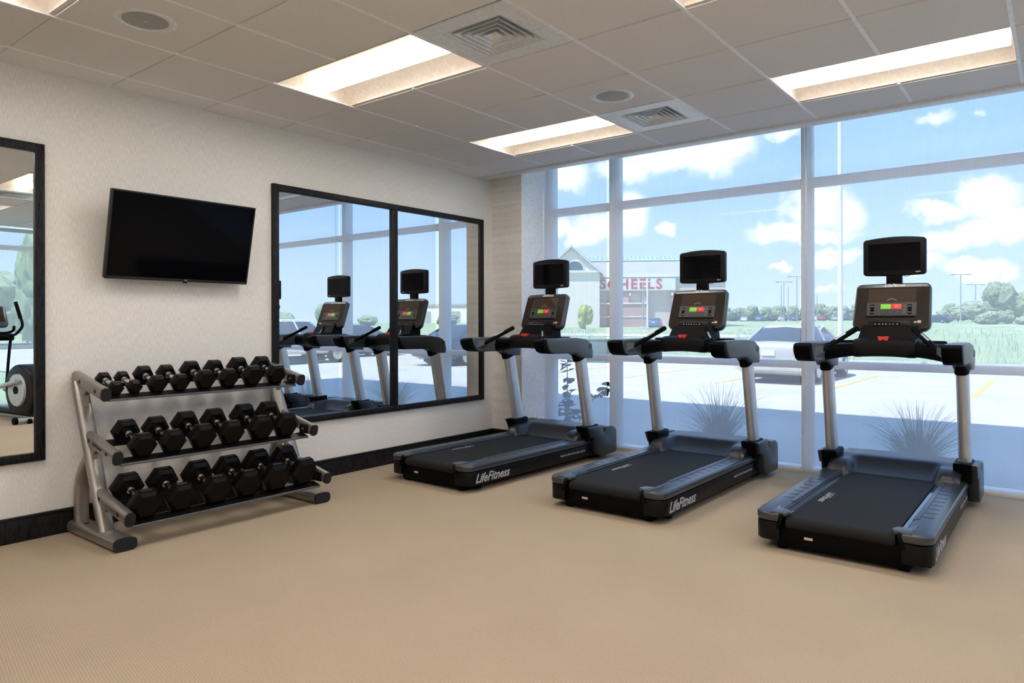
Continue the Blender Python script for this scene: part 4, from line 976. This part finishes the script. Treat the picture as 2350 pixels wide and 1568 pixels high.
pole(-.825, 22.6, ZG, 11.5, .082, M['whitemetal'], 'thick white lamp post standing behind the silver sedan', plate=True)
for n, (px, top, dep, w) in enumerate(((1793, 655, 175, 0), (1799, 648, 170, 1), (1809, 660, 180, 0), (1829, 636, 150, 1), (1875, 680, 180, 0), (2205, 632, 140, 1), (2239, 655, 160, 1), (1476, 645, 95, 0))):
    p = at_depth(px, 738, dep); z = zf(p.y); h = CAM.z + (741 - top) / FPX * dep - z
    pole(p.x, p.y, z, h, .12, M['greymetal'], 'thin grey utility pole beyond the field, %s counting from the brick store' % NTH[(2, 3, 4, 5, 6, 7, 8, 1)[n]], 2 if w else 0, 1.6, YAW)
p = at_depth(1486, 738, 88); pole(p.x, p.y, zf(p.y), 6.0, .13, M['whitemetal'], 'white twin-head lamp post in front of the brick store', 2, .8, YAW)

# ---- trees
def crown_mesh(seed, rx, rz, n, mt):
    rnd = random.Random(seed); bm = bmesh.new()
    for k in range(n):
        t_ = bmesh.new(); bmesh.ops.create_icosphere(t_, subdivisions=4, radius=1)
        off = Vector((rnd.random() * 50, rnd.random() * 50, 0))
        for v in t_.verts:
            d = 1 + .30 * noise.noise(v.co * 2.2 + off) + .22 * noise.noise(v.co * 5.5 + off) + .20 * noise.noise(v.co * 13 + off); v.co *= d
        s = rnd.uniform(.38, .62); a = rnd.uniform(0, 2 * PI); q = rnd.uniform(0, .55)
        merge(bm, t_, Matrix.Translation((rx * q * math.cos(a), rx * q * math.sin(a), rz * rnd.uniform(.75, 1.5))) @ Matrix.Diagonal((rx * s, rx * s, rz * s, 1)))
    return mesh_of('crown', bm, mt, 180)
CR_ = [crown_mesh(1, 2.4, 2.3, 7, M['leafA']), crown_mesh(2, 2.8, 2.0, 8, M['leafB']), crown_mesh(3, 2.0, 2.6, 7, M['leafA']), crown_mesh(4, 3.2, 2.2, 9, M['leafB'])]
bm = bmesh.new(); tube(bm, [(0, 0, -.3), (.05, 0, 1.2), (0, .05, 3.0)], [.16, .12, .06], 8); TRUNK = mesh_of('trunk', bm, M['bark'])
def tree(x, y, z, s, k, label, group):
    t = thing('tree', label, 'tree', (x, y, z), random.uniform(0, 6), group); t.scale = (s, s, s * random.uniform(.9, 1.1))
    link('crown', CR_[k % 4], t); link('trunk', TRUNK, t); return t
for n in range(24):
    px = 1668 + n * 15 + random.uniform(-3, 3); p = at_depth(px, 738, (198, 208, 218, 228)[n % 4])
    tree(p.x, p.y, zf(p.y) - .6, random.uniform(.95, 1.12), n, 'green tree behind the distant parked cars, %s in the row counting from the store' % NTH[n + 1], 'trees behind the distant cars')
for n, (px, top, dep) in enumerate(((2155, 705, 152), (2182, 700, 160), (2208, 697, 145), (2232, 690, 152), (2262, 672, 130), (2290, 660, 112), (2318, 668, 144), (2348, 665, 122), (2382, 668, 156), (2416, 680, 134), (2268, 712, 104), (2312, 708, 106), (2358, 710, 98))):
    p = at_depth(px, 738, dep); z = zf(p.y); h = CAM.z + (741 - top) / FPX * dep - z
    tree(p.x, p.y, z - .4, max(.6, h / 4.6), n + 1, 'leafy green tree in the roadside thicket, %s from the dark car on the road' % NTH[n + 1], 'trees along the road')
for n, (px, dep, s) in enumerate(((1560, 90, .55), (1584, 97, .55), (1610, 90, .55), (1636, 97, .55))):
    p = at_depth(px, 738, dep); tree(p.x, p.y, zf(p.y) - .4, s, n, 'small green tree at the corner of the brick store, %s past the lamp post' % NTH[n + 1], 'trees by the store')
p = at_depth(1343, 738, 96); t_ = thing('sapling', 'young yellow green tree in front of the brick store', 'tree', (p.x, p.y, zf(p.y)))
me = CR_[2].copy(); me.materials.clear(); me.materials.append(M['leafC']); c = link('crown', me, t_); c.scale = (.55, .55, .75); c.location = (0, 0, -.6); link('trunk', TRUNK, t_).scale = (.5, .5, .6)
for n in range(20):       # tree belt out beyond the lot on the side reflected in the mirrors
    a = .40 + n * .058; d_ = (150, 166)[n % 2]; x, y = 4 + d_ * math.sin(a + .15), d_ * math.cos(a + .15)
    tree(x, y, zf(y) - 1, random.uniform(.9, 1.2), n, 'tree in the belt reflected in the large mirror, %s from the warehouse side' % NTH[n + 1], 'trees reflected in the large mirror')
for n, (x, y, s, lab) in enumerate(((29.6, 9.9, (.62, .62, 1.05), 'slim tall tree nearest the side window on the lawn'), (57, 16, (1.2, 1.2, 1.3), 'broad tree behind the slim one outside the side window'), (62, 22, (1.3, 1.3, 1.3), 'broad tree farther along the lawn outside the side window'), (70, 12, (1.4, 1.4, 1.5), 'largest broad tree on the far lawn outside the side window'))):
    tree(x, y, ZG - .1, 1, n + 2, lab, 'trees outside the side window').scale = s

# ---- the brick store across the field
def store():
    c = at_depth(1460, 741, 110); z0 = zf(c.y) - .6; k = 110 / FPX
    t = thing('store_building', 'brick store with green seam roof and red lettering across the field', 'building', (c.x, c.y, z0), YAW - .10)
    U = lambda px: (px - 1460) * k; Z = lambda py: CAM.z + (741.6 - py) * k - z0
    def bx(nm, a, b, y0, y1, d0, d1, mt, par=None):
        bm = bmesh.new(); lo = (U(a), d0, Z(y1)); hi = (U(b), d1, Z(y0)); rbox(bm, [(p + q) / 2 for p, q in zip(lo, hi)], [q - p for p, q in zip(lo, hi)], 0); return obj(nm, bm, M[mt], par or t, 0)
    main = bx('main_wall', 1180, 1660, 636, 752, 0, 22, 'stucco')
    bx('eave_band', 1178, 1662, 630, 637, -.5, 22.3, 'whitemetal')
    bm = bmesh.new(); prism(bm, [(-.4, Z(630)), (5.5, Z(592)), (16, Z(592)), (22.4, Z(630))], U(1200), U(1655), 'x'); obj('mansard_roof', bm, M['slate'], t, 0)
    bx('roof_edge', 1200, 1656, 590, 593, 5.0, 16.2, 'whitemetal')
    bm = bmesh.new(); prism(bm, [(5.2, Z(592)), (9.5, Z(577)), (12.5, Z(577)), (16.2, Z(592))], U(1205), U(1652), 'x'); rf = obj('seam_roof', bm, M['seam'], t, 0)
    for q in range(44):
        bm = bmesh.new(); x = U(1207 + q * 10.2); prism(bm, [(5.2, Z(592)), (9.5, Z(577)), (9.5, Z(576)), (5.1, Z(591))], x, x + .09, 'x'); obj('roof_seam', bm, M['whitemetal'], rf, 0)
    # gable bay
    bm = bmesh.new(); prism(bm, [(U(1250), Z(752)), (U(1376), Z(752)), (U(1376), Z(625)), (U(1313), Z(571)), (U(1250), Z(625))], -2.2, 6, 'y'); gb = obj('gable_bay', bm, M['stuccol'], t, 0)
    for a, b in (((1242, 632), (1313, 569)), ((1384, 632), (1313, 569))):
        bm = bmesh.new(); prism(bm, [(U(a[0]), Z(a[1])), (U(b[0]), Z(b[1])), (U(b[0]), Z(b[1] - 4)), (U(a[0]), Z(a[1] - 4))], -2.6, 8, 'y'); obj('gable_roof', bm, M['slate'], gb, 0)
        bm = bmesh.new(); prism(bm, [(U(a[0]), Z(a[1] + 1)), (U(b[0]), Z(b[1] + 1)), (U(b[0]), Z(b[1] - 2)), (U(a[0]), Z(a[1] - 2))], -2.75, -2.55, 'y'); obj('barge_board', bm, M['whitemetal'], gb, 0)
    bx('cornice', 1250, 1378, 623, 628, -2.6, 0, 'whitemetal', gb)
    bm = bmesh.new(); prism(bm, arc(U(1320), Z(622), 20 * k, 0, PI, 14), -2.3, -2.1, 'y'); obj('arched_window', bm, M['farglass'], gb, 0)
    bm = bmesh.new(); tube(bm, [(x, -2.3, z) for x, z in arc(U(1320), Z(622), 21.5 * k, 0, PI, 14)], .12, 6, up=(0, 1, 0)); obj('window_arch', bm, M['whitemetal'], gb)
    bx('lower_brick', 1300, 1482, 698, 752, -1.2, 0, 'brickfar'); bx('stone_band', 1300, 1484, 696, 699, -1.35, 0, 'stuccol'); bx('stone_band', 1300, 1484, 727, 729, -1.3, 0, 'stuccol')
    for px in (1352, 1436, 1480, 1545, 1600): bx('pilaster', px - 6, px + 6, 667, 752, -.7, 0, 'brickfar')
    for px in (1352, 1445, 1540): bx('wall_lamp', px - 2, px + 2, 674, 680, -.9, -.6, 'whitemetal')
    sg = bx('sign_panel', 1347, 1547, 641, 668, -1.0, 0, 'whitemetal')
    text('sign_lettering', 'SCHEELS', 23 * k * 1.36, basis(Vector((U(1447), -1.02, Z(654.5))), (1, 0, 0), (0, 0, 1), (0, -1, 0)), M['signred'], sg, 0, .05, .02, 1.22)
store()
p = at_depth(1370, 800, 27); bm = bmesh.new(); rbox(bm, (0, 0, .42), (.95, .75, .84), .04); rbox(bm, (0, 0, .86), (1.0, .8, .05), .02); rbox(bm, (0, 0, .02), (1.2, 1.0, .08), .01)
o = obj('utility_box', bm, M['boxgreen']); o.location = (p.x, p.y, zf(p.y)); o.rotation_euler = (0, 0, .3); tag(o, 'low green utility box in the grass in front of the store', 'utility box')
# pale warehouse and chimney far off, reflected in the mirror
t = thing('warehouse', 'long pale warehouse far beyond the lot, reflected in the mirror', 'building', (150, 190, 1.2), -.6)
bm = bmesh.new(); rbox(bm, (0, 0, 3), (60, 20, 6), 0); obj('wall', bm, M['stuccol'], t, 0); bm = bmesh.new(); rbox(bm, (0, 0, 6.2), (61, 21, .6), 0); obj('roof', bm, M['slate'], t, 0)
for q in range(6): bm = bmesh.new(); rbox(bm, (-25 + q * 10, -10.05, 2), (4, .3, 4), 0); obj('loading_door', bm, M['slate'], t, 0)

# ---- planting outside the glass
def broadleaf():
    t = thing('broadleaf_shrub', 'dark broad-leaved shrub outside the narrow window pane', 'shrub', (-.26, 6.15, ZG)); rnd = random.Random(11)
    bm = bmesh.new(); L = .13; W = .042
    pts = [(0, 0, 0), (L * .25, W * .75, .006), (L * .55, W, .012), (L * .85, W * .5, .006), (L, 0, -.004), (L * .85, -W * .5, .006), (L * .55, -W, .012), (L * .25, -W * .75, .006)]
    vs_ = [bm.verts.new(p) for p in pts]; mid = bm.verts.new((L * .5, 0, -.004))
    for k in range(8): bm.faces.new((vs_[k], vs_[(k + 1) % 8], mid))
    leaf = mesh_of('leaf', bm, M['leafD'], 180)
    stems = [[(0, 0, 0), (.03, .0, .55), (.02, .02, 1.0)], [(.05, .05, 0), (.30, .04, .45), (.62, .03, .74)], [(-.05, 0, 0), (-.16, .05, .3), (-.24, 0, .52)], [(.0, -.05, 0), (.12, -.1, .25), (.24, -.12, .42)], [(-.02, .05, 0), (-.06, .12, .3), (-.02, .15, .6)]]
    for st in stems:
        path = smoothpath(st, 6); bm = bmesh.new(); tube(bm, path, [.009 - .005 * i / len(path) for i in range(len(path))], 6); obj('stem', bm, M['bark'], t)
        for i, p in enumerate(path):
            if i < 2: continue
            for q in range(4 if i > len(path) - 3 else 2):
                s = rnd.uniform(.75, 1.15); o = link('leaf', leaf, t, p, (rnd.uniform(-.5, .5), rnd.uniform(-.5, .7), rnd.uniform(0, 6.28))); o.scale = (s, s, s)
broadleaf()
def grass_clump(x, y, h, n, spread, seed, label):
    t = thing('ornamental_grass', label, 'ornamental grass', (x, y, ZG)); rnd = random.Random(seed); bm = bmesh.new()
    for k in range(n):
        a = rnd.uniform(0, 2 * PI); lean = rnd.random() ** .7 * spread; hh = h * rnd.uniform(.55, 1.1); w = .0065
        b0 = Vector((math.cos(a) * .08 * rnd.random(), math.sin(a) * .08 * rnd.random(), 0)); prev = None
        for i in range(6):
            q = i / 5; p = b0 + Vector((math.cos(a) * lean * q * q, math.sin(a) * lean * q * q, hh * (q - .28 * lean / spread * q ** 3)))
            ww = w * (1 - .9 * q); s = Vector((-math.sin(a + .6), math.cos(a + .6), 0)) * ww
            cur = (bm.verts.new(p - s), bm.verts.new(p + s))
            if prev: bm.faces.new((prev[0], prev[1], cur[1], cur[0]))
            prev = cur
    obj('blades', bm, M['blade'], t, 0)
grass_clump(1.70, 6.3, .82, 380, .75, 1, 'clump of arching ornamental grass outside, behind the middle treadmill')
grass_clump(3.64, 6.3, .78, 380, .75, 2, 'clump of arching ornamental grass outside, behind the treadmill farthest from the mirrors')
grass_clump(5.5, 6.05, .66, 220, .5, 3, 'clump of arching ornamental grass outside the fourth front pane')
